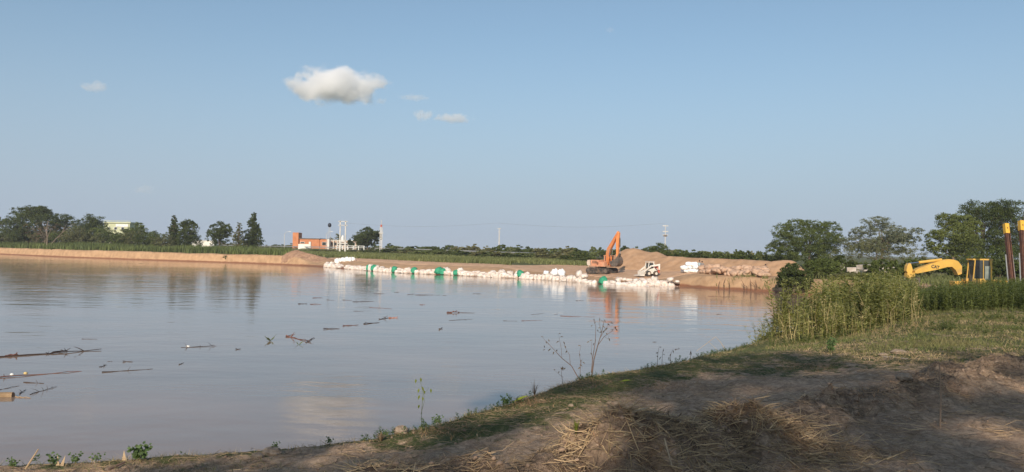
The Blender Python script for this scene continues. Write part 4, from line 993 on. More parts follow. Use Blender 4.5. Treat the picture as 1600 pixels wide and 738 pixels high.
# ================================================================== bags
bagw = mat('bag_white', (.82, .78, .74), .75, (.62, .52, .45), 2.6, bump=.07, bscale=5, dirt=(.44, .29, .20), dirt_amt=.8)
bagc = mat('bag_clean_white', (.86, .86, .86), .7, (.78, .78, .77), 2, bump=.02, bscale=6)
bagg = mat('bag_green', (.05, .34, .20), .7, (.03, .25, .14), 2.2, bump=.02, bscale=6)
bagp = mat('bag_pinkish', (.56, .39, .28), .9, (.42, .27, .185), 2.2, bump=.03, bscale=6)
def bag_mesh(r, upright):
    n, m = 16, 11; v = []
    for i in range(m+1):
        ph = math.pi*i/m; cz = math.cos(ph); sr = abs(math.sin(ph))**.6
        for k in range(n):
            th = 2*math.pi*k/n; e = (abs(math.cos(th))**3+abs(math.sin(th))**3)**(-1/3.)
            v.append([sr*e*math.cos(th), sr*e*math.sin(th), math.copysign(abs(cz)**.75, cz)])
    v = np.array(v); o = r.uniform(0, 50)
    f = 1+.30*fbm(v[:, 0]*1.7+o, v[:, 1]*1.7+v[:, 2]*2.1, int(o), 3)+.13*fbm(v[:, 0]*6+o, v[:, 2]*6+v[:, 1]*5, 3, 2)
    v = v*f[:, None]
    if upright:
        v[:, :2] *= (1.0+.10*(-v[:, 2:3])); v *= (.52, .50, .46); v[:, 2] += .42
        top = v[:, 2] > .82; v[top, 2] += .07*r.normal(size=top.sum())
    else: v *= (.60, .40, .27); v[:, 2] += .25
    q = [(i*n+k, (i+1)*n+k, (i+1)*n+(k+1) % n, i*n+(k+1) % n) for i in range(m) for k in range(n)]
    return npmesh('bag', v, np.array(q))
rb = np.random.default_rng(3); BU = [bag_mesh(rb, True) for _ in range(6)]; BL = [bag_mesh(rb, False) for _ in range(6)]
BM = {}
def bag(x, y, z, up, m, s, label, group=None, name='sandbag', tilt=0):
    k = random.randrange(6); key = (up, k, m.name)
    if key not in BM:
        me = (BU if up else BL)[k].copy(); me.materials.append(m); me.polygons.foreach_set('use_smooth', [True]*len(me.polygons)); BM[key] = me
    o = bpy.data.objects.new(name, BM[key]); COL.objects.link(o); o.location = (x, y, z)
    o.rotation_euler = (random.uniform(-.12, .12)+tilt*random.uniform(-.6, .6), random.uniform(-.12, .12)+tilt*random.uniform(-.5, .5), random.uniform(0, 6.28)); o.scale = (s*random.uniform(.85, 1.15), s*random.uniform(.85, 1.1), s*random.uniform(.85, 1.1))
    return tag(o, label, 'bag', group)
random.seed(5)
FA = np.array([onz(px, py, 0).xy[:] for px, py in [(1062, 448.5), (1040, 447.5), (1010, 447), (985, 446.5), (960, 445.5), (930, 443.5), (900, 441), (850, 437.5), (800, 435), (750, 432.5), (700, 430), (650, 428), (600, 425.5), (560, 422), (530, 419.5), (510, 418)]])[::-1]
ds = np.r_[0, np.cumsum(np.hypot(*np.diff(FA, axis=0).T))]
def seg(px):
    marks = [(508, 'the left row end'), (576, 'the green pair'), (619, 'the small green bag'), (649, 'the rounded green bag'), (687, 'the wide green patch'), (716, 'the lone green bag'), (815, 'the muddy green bag'), (949, 'the bright green bag'), (1025, 'the rightmost green bag'), (1064, 'the right row end')]
    for (a, la), (b, lb) in zip(marks, marks[1:]):
        if px < b: return la, lb
    return marks[-2][1], marks[-1][1]
greens = {581: 'left one of the pair of green bags', 590: 'right one of the pair of green bags', 619: 'small green bag in the white row, just right of the green pair', 649: 'rounded green bag between the small green bag and the wide green patch',
          684: 'left half of the wide low green patch of bags', 690: 'right half of the wide low green patch of bags', 716: 'lone green bag in the row, left of the white pole', 815: 'muddy green bag in the row right of the white pole', 949: 'large bright green bag at the water below the orange excavator', 1025: 'rightmost green bag, near the end of the row below the skid loader'}
done = set(); u = 0.0
heaps = [(857, 878, 0), (907, 925, 0), (1040, 1060, 0)]
while u < ds[-1]:
    x = np.interp(u, ds, FA[:, 0]); y = np.interp(u, ds, FA[:, 1]); px = 800+F*x/y
    gk = [k for k in greens if k not in done and abs(k-px) < 5.0]
    low = 525 < px < 575 or 622 < px < 645 or random.random() < .25
    if 533 < px < 541 or 937 < px < 944: u += .9; continue
    if gk:
        k = gk[0]; done.add(k)
        bag(x, y+.35, gz(x, y+.35)-.05+(.2 if k in (949, 815) else 0), True, bagg, 1.25 if k in (949, 684, 690, 581, 590) else 1.05, greens[k])
        if k in (949, 815): bag(x+.4, y+.0, -.12, False, bagw, 1.1, 'white bag lying half in the water under '+('the bright green bag by the excavator' if k == 949 else 'the muddy green bag'))
    else:
        a, b_ = seg(px); g_ = 'white bags of the waterline row between '+a+' and '+b_
        bag(x, y+.2, gz(x, y+.2)-.12, not low, bagw, random.uniform(.85, 1.05) if not low else 1.15, 'dusty white sandbag between '+a+' and '+b_, g_)
        if random.random() < .62 or low: bag(x+random.uniform(-.3, .3), y+.95, gz(x, y+.95)+random.uniform(-.05, .12), not low and random.random() < .6, bagw, random.uniform(.85, 1.05), 'dusty white sandbag between '+a+' and '+b_, g_)
        for h0, h1, nn_ in heaps:
            if h0 < px < h1:
                for q in range(nn_+1): bag(x+random.uniform(-.4, .4), y+random.uniform(.2, 1.6), gz(x, y+1)+.62+.3*q*random.random(), random.random() < .5, bagw if px > 900 else bagc, random.uniform(.85, 1.1), 'dusty white sandbag between '+a+' and '+b_, g_, tilt=.4)
    u += random.uniform(.72, .98)
for i in range(6):
    px = 528+i*4.8; c = above(px, 169+.4*(i % 2)); bag(c.x, c.y, c.z-.02, True, bagc, random.uniform(.95, 1.15), 'clean white bag in the separate group up on the bank above the row end', 'six bags standing apart on the bank')
for i in range(18):                      # white heap right of the skid loader
    k = i % 9; t_ = i//9; px = 1069+k*2.5+t_*1.2; c = above(px, 112+random.uniform(-.8, .8)); bag(c.x, c.y, c.z+t_*.52+(.4 if 2 < k < 7 else 0)*t_, False, bagc, 1.0, 'clean white bag in the bright heap left of the two people', 'bright white bag heap beside the people')
random.seed(9)
for i in range(30):                      # bags thrown on the slope below the loader
    px = random.uniform(966, 1056); c = above(px, random.uniform(104.5, 109.5)+(940-px)*.035); bag(c.x, c.y, c.z-.04, False, bagw, random.uniform(.8, 1.1), 'dusty bag lying loose on the sand slope below the skid loader', 'loose bags below the skid loader', tilt=.5)
for i in range(64):                      # pinkish dirty bag piles on the shelf
    px = 1098+i*1.58+random.uniform(-2, 2); hump = max(0, 1-abs(px-1130)/22)+max(0, 1-abs(px-1180)/18)*.9; D = float(np.interp(px, [1098, 1200], [105, 95.5]))+random.uniform(-1, 1.4)
    c = above(px, D); a_ = 'left' if px < 1158 else 'right'
    bag(c.x, c.y, c.z+random.uniform(0, .15)+hump*random.uniform(0, .62), False, bagp, random.uniform(.8, 1.15), 'sand-coloured filled bag in the '+a_+' hump of the pile on the earth shelf', 'sand-coloured bags in the '+a_+' hump', tilt=.7)
for i in range(34):
    px = 1100+i*3+random.uniform(-2, 2); D = float(np.interp(px, [1098, 1200], [105, 96]))+random.uniform(1, 3); a_ = 'left' if px < 1158 else 'right'
    c = above(px, D); bag(c.x, c.y, c.z+.25+random.uniform(0, .45), False, bagp, random.uniform(.85, 1.2), 'sand-coloured filled bag in the '+a_+' hump of the pile on the earth shelf', 'sand-coloured bags in the '+a_+' hump', tilt=.7)
# rubble below the feathery tree
rub = mat('rubble', (.52, .47, .42), .9, (.36, .31, .26), 2)
for i in range(26):
    px = random.uniform(1306, 1396); c = above(px, random.uniform(92, 101)); mb = MB(); mb.box((0, 0, .2), (random.uniform(.5, 1.6), random.uniform(.4, .9), random.uniform(.25, .6)), Matrix.Rotation(random.uniform(-.5, .5), 3, 'Y') @ Matrix.Rotation(random.uniform(0, 3), 3, 'Z'))
    o = mb.build('rubble_block', rub, bevel=.05); o.location = (c.x, c.y, 2.0+random.uniform(0, .9)); tag(o, 'pale broken block in the rubble below the feathery tree', 'rubble', 'rubble blocks below the feathery tree')
# ------------------------------------------------------------------ people
def person(px, D, h, shirt, trousers, label, yaw, bend=0.0, zoff=0):
    c = above(px, D, zoff); o = empty('person', c, yaw, label, 'person'); k = h/1.75
    J = {'pel': (0, 0, .95), 'che': (0, -bend*.35, 1.32-bend*.1), 'nek': (0, -bend*.5, 1.50-bend*.15), 'head0': (0, -bend*.55-.01, 1.58-bend*.17), 'head1': (0, -bend*.62-.01, 1.68-bend*.2),
         'shl': (-.19, -bend*.48, 1.43-bend*.14), 'ell': (-.26, -bend*.5-.02, 1.15-bend*.1), 'hal': (-.24, -bend*.6-.12, .90-bend*.05), 'shr': (.19, -bend*.48, 1.43-bend*.14), 'elr': (.27, -bend*.5, 1.16-bend*.1), 'har': (.27, -bend*.6-.14, .93-bend*.05),
         'hil': (-.09, 0, .90), 'knl': (-.11, -.03, .50), 'anl': (-.12, .02, .09), 'tol': (-.13, -.16, .04), 'hir': (.09, 0, .90), 'knr': (.12, -.05, .50), 'anr': (.14, .02, .09), 'tor': (.15, -.16, .04)}
    Ed = [('pel', 'che', .15, .17), ('che', 'nek', .17, .07), ('nek', 'head0', .06, .085), ('head0', 'head1', .095, .09), ('nek', 'shl', .08, .075), ('shl', 'ell', .062, .045), ('ell', 'hal', .042, .03), ('nek', 'shr', .08, .075), ('shr', 'elr', .062, .045), ('elr', 'har', .042, .03),
          ('pel', 'hil', .13, .10), ('hil', 'knl', .095, .065), ('knl', 'anl', .062, .042), ('anl', 'tol', .045, .035), ('pel', 'hir', .13, .10), ('hir', 'knr', .095, .065), ('knr', 'anr', .062, .042), ('anr', 'tor', .045, .035)]
    names = list(J); me = bpy.data.meshes.new('body'); me.from_pydata([Vector(J[n])*k for n in names], [(names.index(a), names.index(b)) for a, b, _, _ in Ed], [])
    bo_ = bpy.data.objects.new('skin_tmp', me); COL.objects.link(bo_); md = bo_.modifiers.new('s', 'SKIN'); sv = me.skin_vertices[0].data; rad = {}
    for a, b, ra, rb_ in Ed: rad.setdefault(a, ra); rad[b] = rb_ if b not in rad else rad[b]
    for i, n in enumerate(names): sv[i].radius = (rad[n]*k, rad[n]*k*(.75 if n in ('pel', 'che') else 1)); sv[i].use_root = (n == 'pel')
    ms_ = bo_.modifiers.new('u', 'SUBSURF'); ms_.levels = 1; ms_.render_levels = 1
    bpy.context.view_layer.update(); em = bpy.data.meshes.new_from_object(bo_.evaluated_get(bpy.context.evaluated_depsgraph_get())); bpy.data.objects.remove(bo_)
    em.name = 'person_body'; em.materials.clear(); skin = mat('skin', (.30, .17, .11), .6)
    for m_ in (skin, shirt, trousers): em.materials.append(m_)
    for p in em.polygons:
        z = p.center.z/k; x = abs(p.center.x/k); p.material_index = 0 if z > 1.49-bend*.15 or (x > .2 and z < 1.12) else (1 if z > .93 else 2)
        p.use_smooth = True
    b_ = bpy.data.objects.new('body', em); COL.objects.link(b_); b_.parent = o
    hd = Vector(J['head1'])*k; MB().ell((hd.x, hd.y+.015, hd.z+.035), (.098, .105, .085), 12, 8).build('hair', mat('dark_hair', (.02, .016, .014), .7), o, smooth=True)
    return o
lb = mat('light_blue_cloth', (.42, .52, .56), .85); gr = mat('grey_cloth', (.30, .27, .26), .85); dk = mat('dark_cloth', (.06, .06, .075), .85); bl = mat('pale_grey_blue_cloth', (.36, .42, .44), .85)
person(1093.6, 108.5, 1.72, lb, bl, 'person in light blue shirt and pale trousers standing nearest the white bag heap', R(20))
person(1098.2, 107.8, 1.68, gr, dk, 'person in grey-brown shirt and dark trousers beside the one in light blue', R(-35), .25)
person(1196.4, 99.2, 1.6, gr, dk, 'person half hidden behind the right hump of sand-coloured bags, only dark head showing', R(10), .1, -.1)

# ================================================================== floating debris
wood_d = mat('wet_dark_wood', (.075, .05, .04), .5, (.045, .03, .025), 5, bump=.01)
wood_r = mat('reddish_wet_reed', (.22, .085, .055), .6, (.10, .05, .04), 5)
wood_l = mat('cut_log', (.36, .25, .15), .8, (.24, .16, .09), 4, bump=.01, coord='Object')
straw_w = mat('pale_reed', (.50, .38, .24), .8, (.36, .26, .16), 5)
def stick(p0, p1, r0, m, label, name='floating_stick', wig=.04, twigs=0, seed=0, cat='stick', rise=0, group=None):
    rr = random.Random(seed+int(p0[0]*3+p0[1])); a = onz(*p0); b = onz(*p1); L = (b-a).length; n = 7; pts = []
    for i in range(n):
        t = i/(n-1); p = a.lerp(b, t)-a; pts.append(Vector((p.x+rr.uniform(-1, 1)*L*wig*.6, p.y+rr.uniform(-1, 1)*L*wig, .35*r0+rr.uniform(-.5, .6)*r0+rise*math.sin(t*math.pi))))
    mb = MB().tube(pts, [r0*.55*(1-.6*i/(n-1)) for i in range(n)], 6)
    for k in range(twigs):
        q = pts[rr.randrange(1, n-1)]; d = Vector((rr.uniform(-1, 1), rr.uniform(-1, 1), rr.uniform(.0, .9)))*rr.uniform(.08, .2)*min(L, 1.6); mb.tube([q, q+d*.5+Vector((0, 0, .02)), q+d], [r0*.35, r0*.25, r0*.1], 4)
    o = mb.build(name, m); o.location = a; return tag(o, label, cat, group)
stick((-20, 560), (160, 547), .055, wood_d, 'long thin dark branch floating at the left edge, highest of the long ones', twigs=5, name='floating_branch', cat='branch', wig=.012)
stick((8, 557.5), (34, 556), .08, wood_r, 'short reddish bark lump lying on the highest long branch at the left edge', name='floating_bark', cat='bark', twigs=2)
stick((72, 554), (104, 549), .06, wood_d, 'dark thicker piece in the middle of the highest long branch', twigs=1)
stick((-20, 592), (128, 580.5), .035, wood_r, 'long straight thin reed below the two yellow bits at the left', cat='reed', name='floating_reed', wig=.008, twigs=2)
stick((160, 582), (240, 577), .028, wood_d, 'straight thin stick floating right of the long reed', wig=.02, twigs=1)
stick((36, 598), (70, 599.5), .03, wood_d, 'short black stick under the long reed', twigs=1)
stick((-20, 614), (28, 603.5), .022, wood_d, 'thin dark twig slanting up from the left edge above the cut log')
stick((46, 617), (88, 604.5), .02, wood_d, 'slanting twig right of the cut log, with small side shoots', twigs=4, wig=.03)
stick((31, 616), (41, 609), .025, wood_d, 'small crooked dark twig above the tan chip', twigs=2)
stick((24, 621), (48, 622.5), .035, wood_l, 'flat tan wood chip floating right of the cut log', wig=.02, name='floating_chip', cat='wood chip')
lg = empty('cut_log', onz(20, 620), 0, 'thick tan cut log end floating at the left edge of the water', 'log'); lp = Vector(lg.location)
mb = MB(); q0 = onz(-45, 621)-lp; mb.tube([q0+Vector((0, 0, .03)), Vector((0, 0, .035))], [.10, .095], 14); mb.build('log_body', wood_l, lg, smooth=False)
MB().tube([Vector((0, 0, .035)), Vector((.01, 0, .035))], .088, 14).build('cut_face', mat('cut_face', (.36, .21, .12), .8, (.25, .13, .08), 12), lg)
yb = mat('pale_yellow_bit', (.72, .55, .24), .7)
for px, py, lb_, m_ in [(40, 583.5, 'round yellowish bit floating above the long reed, right one of two', yb), (19, 585.5, 'whitish bit floating above the long reed, left one of two', whp), (294, 541.5, 'whitish bit at the left end of the thin debris line in mid water', whp)]:
    o = MB().ell((0, 0, .0), (.07 if px < 100 else .10, .06, .045), 10, 6, .12).build('floating_bit', m_, smooth=True); o.location = onz(px, py); tag(o, lb_, 'litter')
stick((283, 543.5), (340, 541), .03, wood_d, 'thin debris line with a pale bit at its left end in mid water', twigs=5, wig=.03)
stick((192, 565.5), (208, 565.7), .03, wood_d, 'small black stick between the long reed and the pale bit')
stick((168, 565.3), (176, 565.3), .018, wood_d, 'tiny dark sliver left of the small black stick')
stick((128, 530), (152, 530.3), .015, wood_d, 'faint short sliver above the highest long branch')
stick((280, 570), (287, 567.8), .03, wood_d, 'dark leaf-like scrap below the pale bit in mid water', name='floating_scrap', cat='scrap')
stick((368, 546.5), (376, 546), .035, wood_d, 'tiny black chip right of the thin debris line')
stick((156, 574), (166, 571), .02, wood_d, 'small tangled twig at the left end of the straight thin stick', twigs=5, wig=.1)
stick((448, 526), (484, 534.5), .06, wood_r, 'crooked reddish-brown branch floating in mid water, biggest of its area', name='floating_branch', cat='branch', twigs=2, wig=.03)
stick((478, 535), (492, 528.5), .04, wood_d, 'dark forked end standing out at the right of the crooked reddish branch', twigs=3)
stick((446, 527), (456, 523), .03, wood_d, 'small dark tip at the upper left of the crooked reddish branch', twigs=2)
def weedlet(px, py, label, n=9, h=.25, m=None):
    c = onz(px, py); mb = MB(); rr = random.Random(px)
    for i in range(n): a = rr.uniform(0, 6.28); d = Vector((math.cos(a), math.sin(a), rr.uniform(.2, 1.2)))*h*rr.uniform(.5, 1.2); sd_ = Vector((-math.sin(a), math.cos(a), .3))*h*.14; mb.add([(0, 0, 0), d*.5+sd_, d, d*.5-sd_], [(0, 1, 2, 3)])
    o = mb.build('floating_weed', m or M_YEL); o.location = c; tag(o, label, 'weed')
weedlet(422, 533, 'small green water weed left of the crooked reddish branch', 10, .3)
weedlet(466, 539, 'sparse thin sprig just below the crooked reddish branch', 5, .25)
stick((505, 514.5), (532, 514), .045, wood_d, 'left piece of the broken dark line of sticks in mid water', twigs=1)
stick((536, 509.5), (560, 508.5), .04, wood_r, 'middle reddish piece of the broken line of sticks', twigs=2)
stick((568, 506.5), (592, 504.5), .05, wood_d, 'right dark piece of the broken line of sticks', twigs=1)
stick((592, 499.5), (608, 497), .05, wood_d, 'black forked stick at the right end of the broken line', twigs=3)
stick((608, 497.5), (622, 497), .08, mat('orange_litter', (.55, .25, .17), .7), 'pale orange floating scrap right of the black forked stick', name='floating_scrap', cat='scrap')
stick((698, 489.5), (718, 489), .09, wood_r, 'reddish debris lump with an upright twig in the middle of the water', name='floating_branch', cat='branch', twigs=5)
stick((716, 489), (742, 489.5), .03, wood_d, 'thin dark tail extending right from the reddish debris lump')
stick((702, 501), (738, 499), .02, wood_d, 'faint thin stick just below the reddish debris lump', twigs=1)
stick((686, 515), (691, 513.5), .07, wood_d, 'small dark scrap alone in the middle of the water', name='floating_scrap', cat='scrap')
rs = random.Random(2)
for i, (a, b_, y, y2) in enumerate([(488, 504, 466, 465.5), (510, 522, 469, 469.6), (466, 480, 475.2, 475), (484, 502, 475.8, 475.8), (535, 550, 469, 469.5), (552, 584, 472, 471), (576, 614, 480.5, 483), (552, 568, 486.5, 487.2), (584, 600, 459, 459.3), (636, 648, 461, 459.5), (648, 688, 461, 461.6), (616, 624, 457, 457), (656, 664, 476.5, 476.5), (692, 698, 461.8, 462),
                                  (786, 808, 501.6, 502), (814, 848, 501.6, 500.8), (830, 850, 492, 490.2), (866, 872, 491.6, 491.2), (875, 930, 494, 495.6), (1020, 1026, 535, 534.8), (1054, 1062, 546.8, 545), (1106, 1128, 463.2, 463.8), (1130, 1152, 464.4, 464), (900, 912, 470, 470.2), (1080, 1090, 486, 486.3), (1120, 1127, 491.5, 491.4), (740, 752, 459, 459.3)]):
    where = 'left of centre' if a < 600 else ('near the centre' if a < 780 else ('right of centre' if a < 1100 else 'near the right-hand earth shelf'))
    stick((a, y), (b_, y2), rs.uniform(.022, .04) if y < 480 else .02, wood_d if i % 3 else wood_r, 'thin dark stick floating '+where+' among many alike', twigs=rs.choice([0, 1, 2]), seed=i, group='thin sticks floating '+where)
# wooden stakes / roots exposed on the right bank face
for i in range(24):
    px = rs.uniform(1118, 1300); x0 = onz(px, float(np.interp(px, [1100, 1200, 1300], [451, 457, 463]))-1.5, .1); h = rs.uniform(.5, 1.35)
    o = MB().tube([(0, 0, -.3), (rs.uniform(-.1, .1), .12, h*.5), (rs.uniform(-.5, .5), .35, h)], [rs.uniform(.03, .09), .04, .015], 5).build('exposed_root', mat('root', (.15, .08, .05), .9, (.09, .05, .035), 4)); o.location = (x0.x, x0.y+.25, x0.z)
    tag(o, 'dark exposed root standing against the earth shelf face left of the waterside bush' if px < 1215 else 'dark exposed root on the bank face seen through the waterside weeds', 'root', 'exposed roots on the shelf face' if px < 1215 else 'exposed roots behind the weeds')
X, Y = scatter_px(1500, 1120, 1215, .2, 3.5, r, 85, 105)
tag(link('shelf_grass', blades('shelf_grass', X, Y, r.uniform(.2, .8, 1500)*(fbm(X*.8, Y*.8, 3, 2) > .05), .06, R2, r, .3), R2), 'thin green grass hanging over the edge of the earth shelf', 'grass', kind='stuff')

# ================================================================== foreground: straw, stalks, clods, plants
r = np.random.default_rng(77); random.seed(77)
STRAW = leafmat('straw', (.56, .41, .24), (.30, .205, .12), .45, .1, 3.0)
STRAWD = leafmat('old_straw', (.38, .27, .17), (.19, .135, .085), .45, .05, 3.0)
def stalks(name, X, Y, L, W_, r, lift, m, zoff=0.0, flat=.25):
    """thin bent three-sided stalks lying or poking out"""
    n = len(X); Z = hfun(X, Y); a = r.uniform(0, 6.283, n); el = np.abs(r.normal(size=n))*flat+lift*r.random(n)**3; el = np.minimum(el, 1.35)
    d = np.stack([np.cos(a)*np.cos(el), np.sin(a)*np.cos(el), np.sin(el)], 1); p0 = np.stack([X, Y, Z+zoff+r.random(n)*.015], 1); p2 = p0+d*L[:, None]
    z2 = hfun(p2[:, 0], p2[:, 1]); p2[:, 2] = np.maximum(p2[:, 2], z2+.006)
    p1 = (p0+p2)/2; z1 = hfun(p1[:, 0], p1[:, 1]); p1[:, 2] = np.maximum(p1[:, 2]+L*.05*r.normal(size=n), z1+.006)
    s = np.stack([-np.sin(a), np.cos(a), 0*a], 1); u = np.cross(d, s); V = []
    for p, k in ((p0, 1), (p1, .9), (p2, .5)):
        w = (W_*k)[:, None]; V += [p-s*w, p+s*w, p+u*w*1.4]
    V = np.stack(V, 1).reshape(-1, 3); b = (np.arange(n)*9)[:, None]; Q = []
    for k in (0, 3):
        for i, j in ((0, 1), (1, 2), (2, 0)): Q.append(np.concatenate([b+k+i, b+k+j, b+k+3+j, b+k+3+i], 1))
    return link(name, npmesh(name, V, np.concatenate(Q)), m)
def gauss_sc(n, c, s, r): return r.normal(c[0], s[0], n), r.normal(c[1], s[1], n)
def along_ridge(n, sd_, r, t0=0, t1=1):
    P = RIDGE; d = np.r_[0, np.cumsum(np.hypot(*np.diff(P, axis=0).T))]; u = r.uniform(t0, t1, n)*d[-1]
    return np.interp(u, d, P[:, 0])+r.normal(size=n)*sd_, np.interp(u, d, P[:, 1])+r.normal(size=n)*sd_
X1, Y1 = gauss_sc(1900, (1.25, 7.2), (.62, .42), r); X2, Y2 = gauss_sc(900, (2.1, 8.5), (.4, .35), r); X3, Y3 = gauss_sc(900, (2.9, 8.0), (.45, .3), r); X4, Y4 = gauss_sc(450, (-.7, 5.9), (.6, .3), r)
X = np.r_[X1, X2, X3, X4]; Y = np.r_[Y1, Y2, Y3, Y4]
tag(stalks('straw_pile', X, Y, r.uniform(.05, .24, len(X)), r.uniform(.0018, .0058, len(X)), r, .4, STRAW, flat=.12), 'loose golden straw heaped over the soil mounds in the bottom centre', 'straw', kind='stuff')
X, Y = along_ridge(4200, .45, r)
tag(stalks('ridge_straw', X, Y, r.uniform(.05, .26, len(X)), r.uniform(.0018, .0052, len(X)), r, .3, STRAWD, flat=.12), 'brown straw and roots mixed into the ploughed soil ridge', 'straw', kind='stuff')
n = 52000; X = r.uniform(-7, 12, n); Y = 4.5+20*r.random(n)**1.5; k = (sdist(X, Y) > .25) & (r.random(n) < np.clip(.45+.9*fbm(X*.7, Y*.7, 55, 3), .08, 1)); X = X[k]; Y = Y[k]
tag(stalks('scattered_straw', X, Y, r.uniform(.04, .24, len(X)), r.uniform(.0016, .0045, len(X)), r, .12, STRAWD, flat=.08), 'thin scattered straw litter over the trampled bank', 'straw', kind='stuff')
n = 15000; X = r.uniform(-7, 12, n); Y = 4.5+20*r.random(n)**1.5; k = (sdist(X, Y) > .25) & (r.random(n) < np.clip(.3+1.2*fbm(X*.6, Y*.6, 58, 3), .03, 1)); X = X[k]; Y = Y[k]
tag(stalks('pale_straw', X, Y, r.uniform(.04, .30, len(X)), r.uniform(.0014, .0045, len(X)), r, .12, STRAW, flat=.1), 'pale dry straws strewn over the bank', 'straw', kind='stuff')
# matted reddish-brown dead grass patches
X = []; Y = []
for px_, py_, n_, sx_ in [(815, 622, 1500, .55), (1040, 606, 1300, .6), (1265, 574, 900, .7), (1185, 655, 700, .35), (905, 600, 900, .5), (1320, 612, 700, .6), (700, 672, 600, .4), (1430, 588, 600, .6), (1150, 640, 500, .3), (1010, 715, 500, .4)]:
    p_ = onground(px_, py_); X.append(r.normal(p_.x, sx_*.7, n_)); Y.append(r.normal(p_.y, sx_*.8, n_))
X = np.concatenate(X); Y = np.concatenate(Y); k = sdist(X, Y) > .1; X = X[k]; Y = Y[k]
MATT = leafmat('matted_grass', (.46, .28, .16), (.26, .15, .09), .5, .1, 2)
tag(link('matted_grass', blades('matted_grass', X, Y, r.uniform(.03, .12, len(X)), .010, MATT, r, 1.3), MATT), 'reddish-brown matted dead grass patches on the near bank', 'grass', kind='stuff')
# soil clods
def clods(name, X, Y, s, r, m):
    P = np.array([[0, 0, 1], [.9, 0, .3], [.28, .85, .35], [-.73, .53, .3], [-.73, -.53, .32], [.28, -.85, .3], [.6, .4, -.5], [-.3, .6, -.5], [-.6, -.3, -.5], [.3, -.6, -.5]], float)
    T = np.array([[0, 1, 2], [0, 2, 3], [0, 3, 4], [0, 4, 5], [0, 5, 1], [1, 6, 2], [2, 7, 3], [3, 8, 4], [4, 8, 5], [5, 9, 1], [2, 6, 7], [3, 7, 8], [5, 8, 9], [1, 9, 6]])
    n = len(X); V = P[None]*s[:, None, None]*r.uniform(.6, 1.3, (n, 10, 1)); a = r.uniform(0, 6.28, n); c, si = np.cos(a)[:, None], np.sin(a)[:, None]
    V = np.stack([V[..., 0]*c-V[..., 1]*si+X[:, None], V[..., 0]*si+V[..., 1]*c+Y[:, None], V[..., 2]*.7+hfun(X, Y)[:, None]+s[:, None]*.15], -1).reshape(-1, 3)
    return link(name, npmesh(name, V, (T[None]+(np.arange(n)*10)[:, None, None]).reshape(-1, 3)), m)
CLOD = mat('soil_clod', (.34, .24, .17), .97, (.20, .14, .10), 9, bump=.01, bscale=40, island=.3)
X, Y = along_ridge(2600, .42, r); n = 3500; xa = r.uniform(-7, 12, n); ya = 4.5+17*r.random(n)**1.4; k = sdist(xa, ya) > .2; X = np.r_[X, xa[k]]; Y = np.r_[Y, ya[k]]
s = .007+.026*r.random(len(X))**5; s[:2600] *= 1.4
tag(clods('soil_clods', X, Y, s, r, CLOD), 'crumbled brown soil clods along the ploughed ridge and bank', 'soil clods', kind='stuff')
n = 16000; X = r.uniform(-7, 12, n); Y = 4.5+18*r.random(n)**1.5; k = (sdist(X, Y) > .1) & (r.random(n) < np.clip(.4+.9*fbm(X*.9, Y*.9, 75, 3), .1, 1)); X = X[k]; Y = Y[k]
V, q = quads_from(np.stack([X, Y, hfun(X, Y)+.006], 1), .013, r, up=3.0, asp=.45); LIT = leafmat('leaf_litter', (.40, .29, .18), (.14, .10, .07), .5, .1, 6)
tag(link('leaf_litter', npmesh('leaf_litter', V, q), LIT), 'small dry leaf crumbs and chaff strewn over the bare bank', 'litter', kind='stuff')
# bank-edge grass and herbs
def edge_scatter(n, d0, d1, r, seglo=3, seghi=25, dens=None):
    P = np.array(near[seglo:seghi]); d = np.r_[0, np.cumsum(np.hypot(*np.diff(P, axis=0).T))]; X = []; Y = []
    while sum(map(len, X)) < n:
        u = r.uniform(0, d[-1], n*2); x = np.interp(u, d, P[:, 0])+r.normal(size=n*2)*(d1)*.7; y = np.interp(u, d, P[:, 1])+r.normal(size=n*2)*d1*.7; q = sdist(x, y); k = (q > d0) & (q < d1)
        if dens is not None: k &= r.random(len(x)) < dens(x, y)
        X.append(x[k]); Y.append(y[k])
    return np.concatenate(X)[:n], np.concatenate(Y)[:n]
EG = leafmat('edge_grass', (.12, .15, .065), (.20, .18, .09), .4, .3, 1.2)
X, Y = edge_scatter(20000, .02, 2.6, r, dens=lambda x, y: np.clip(.15+sst(9.5, 13, y)*.5+1.0*fbm(x*.8, y*.8, 66, 3), .02, 1))
tag(link('bank_edge_grass', blades('bank_edge_grass', X, Y, r.uniform(.02, .13, len(X)), .012, EG, r, .7), EG), 'short dull green grass along the top edge of the near bank', 'grass', kind='stuff')
X, Y = edge_scatter(5000, .0, .7, r, dens=lambda x, y: np.clip(.3+1.0*fbm(x*1.5, y*1.5, 67, 2), .05, 1))
tag(link('dry_edge_grass', blades('dry_edge_grass', X, Y, r.uniform(.03, .15, len(X)), .010, DRY, r, .8), DRY), 'dry tan grass fringe on the lip of the near bank', 'grass', kind='stuff')
hp = [weed_proto(r, 1.0, 34, .34) for _ in range(5)]
X, Y = edge_scatter(420, .0, .55, r, dens=lambda x, y: np.clip(.1+1.6*fbm(x*1.1, y*1.1, 69, 2), .0, 1))
HERB = leafmat('herb_green', (.13, .19, .07), (.07, .12, .045), .35, .35, 2)
tag(stamp('edge_herbs', hp, X, Y, r.uniform(.06, .2, len(X)), r, HERB, .3), 'small leafy green herbs on the lip of the near bank', 'herbs', kind='stuff')

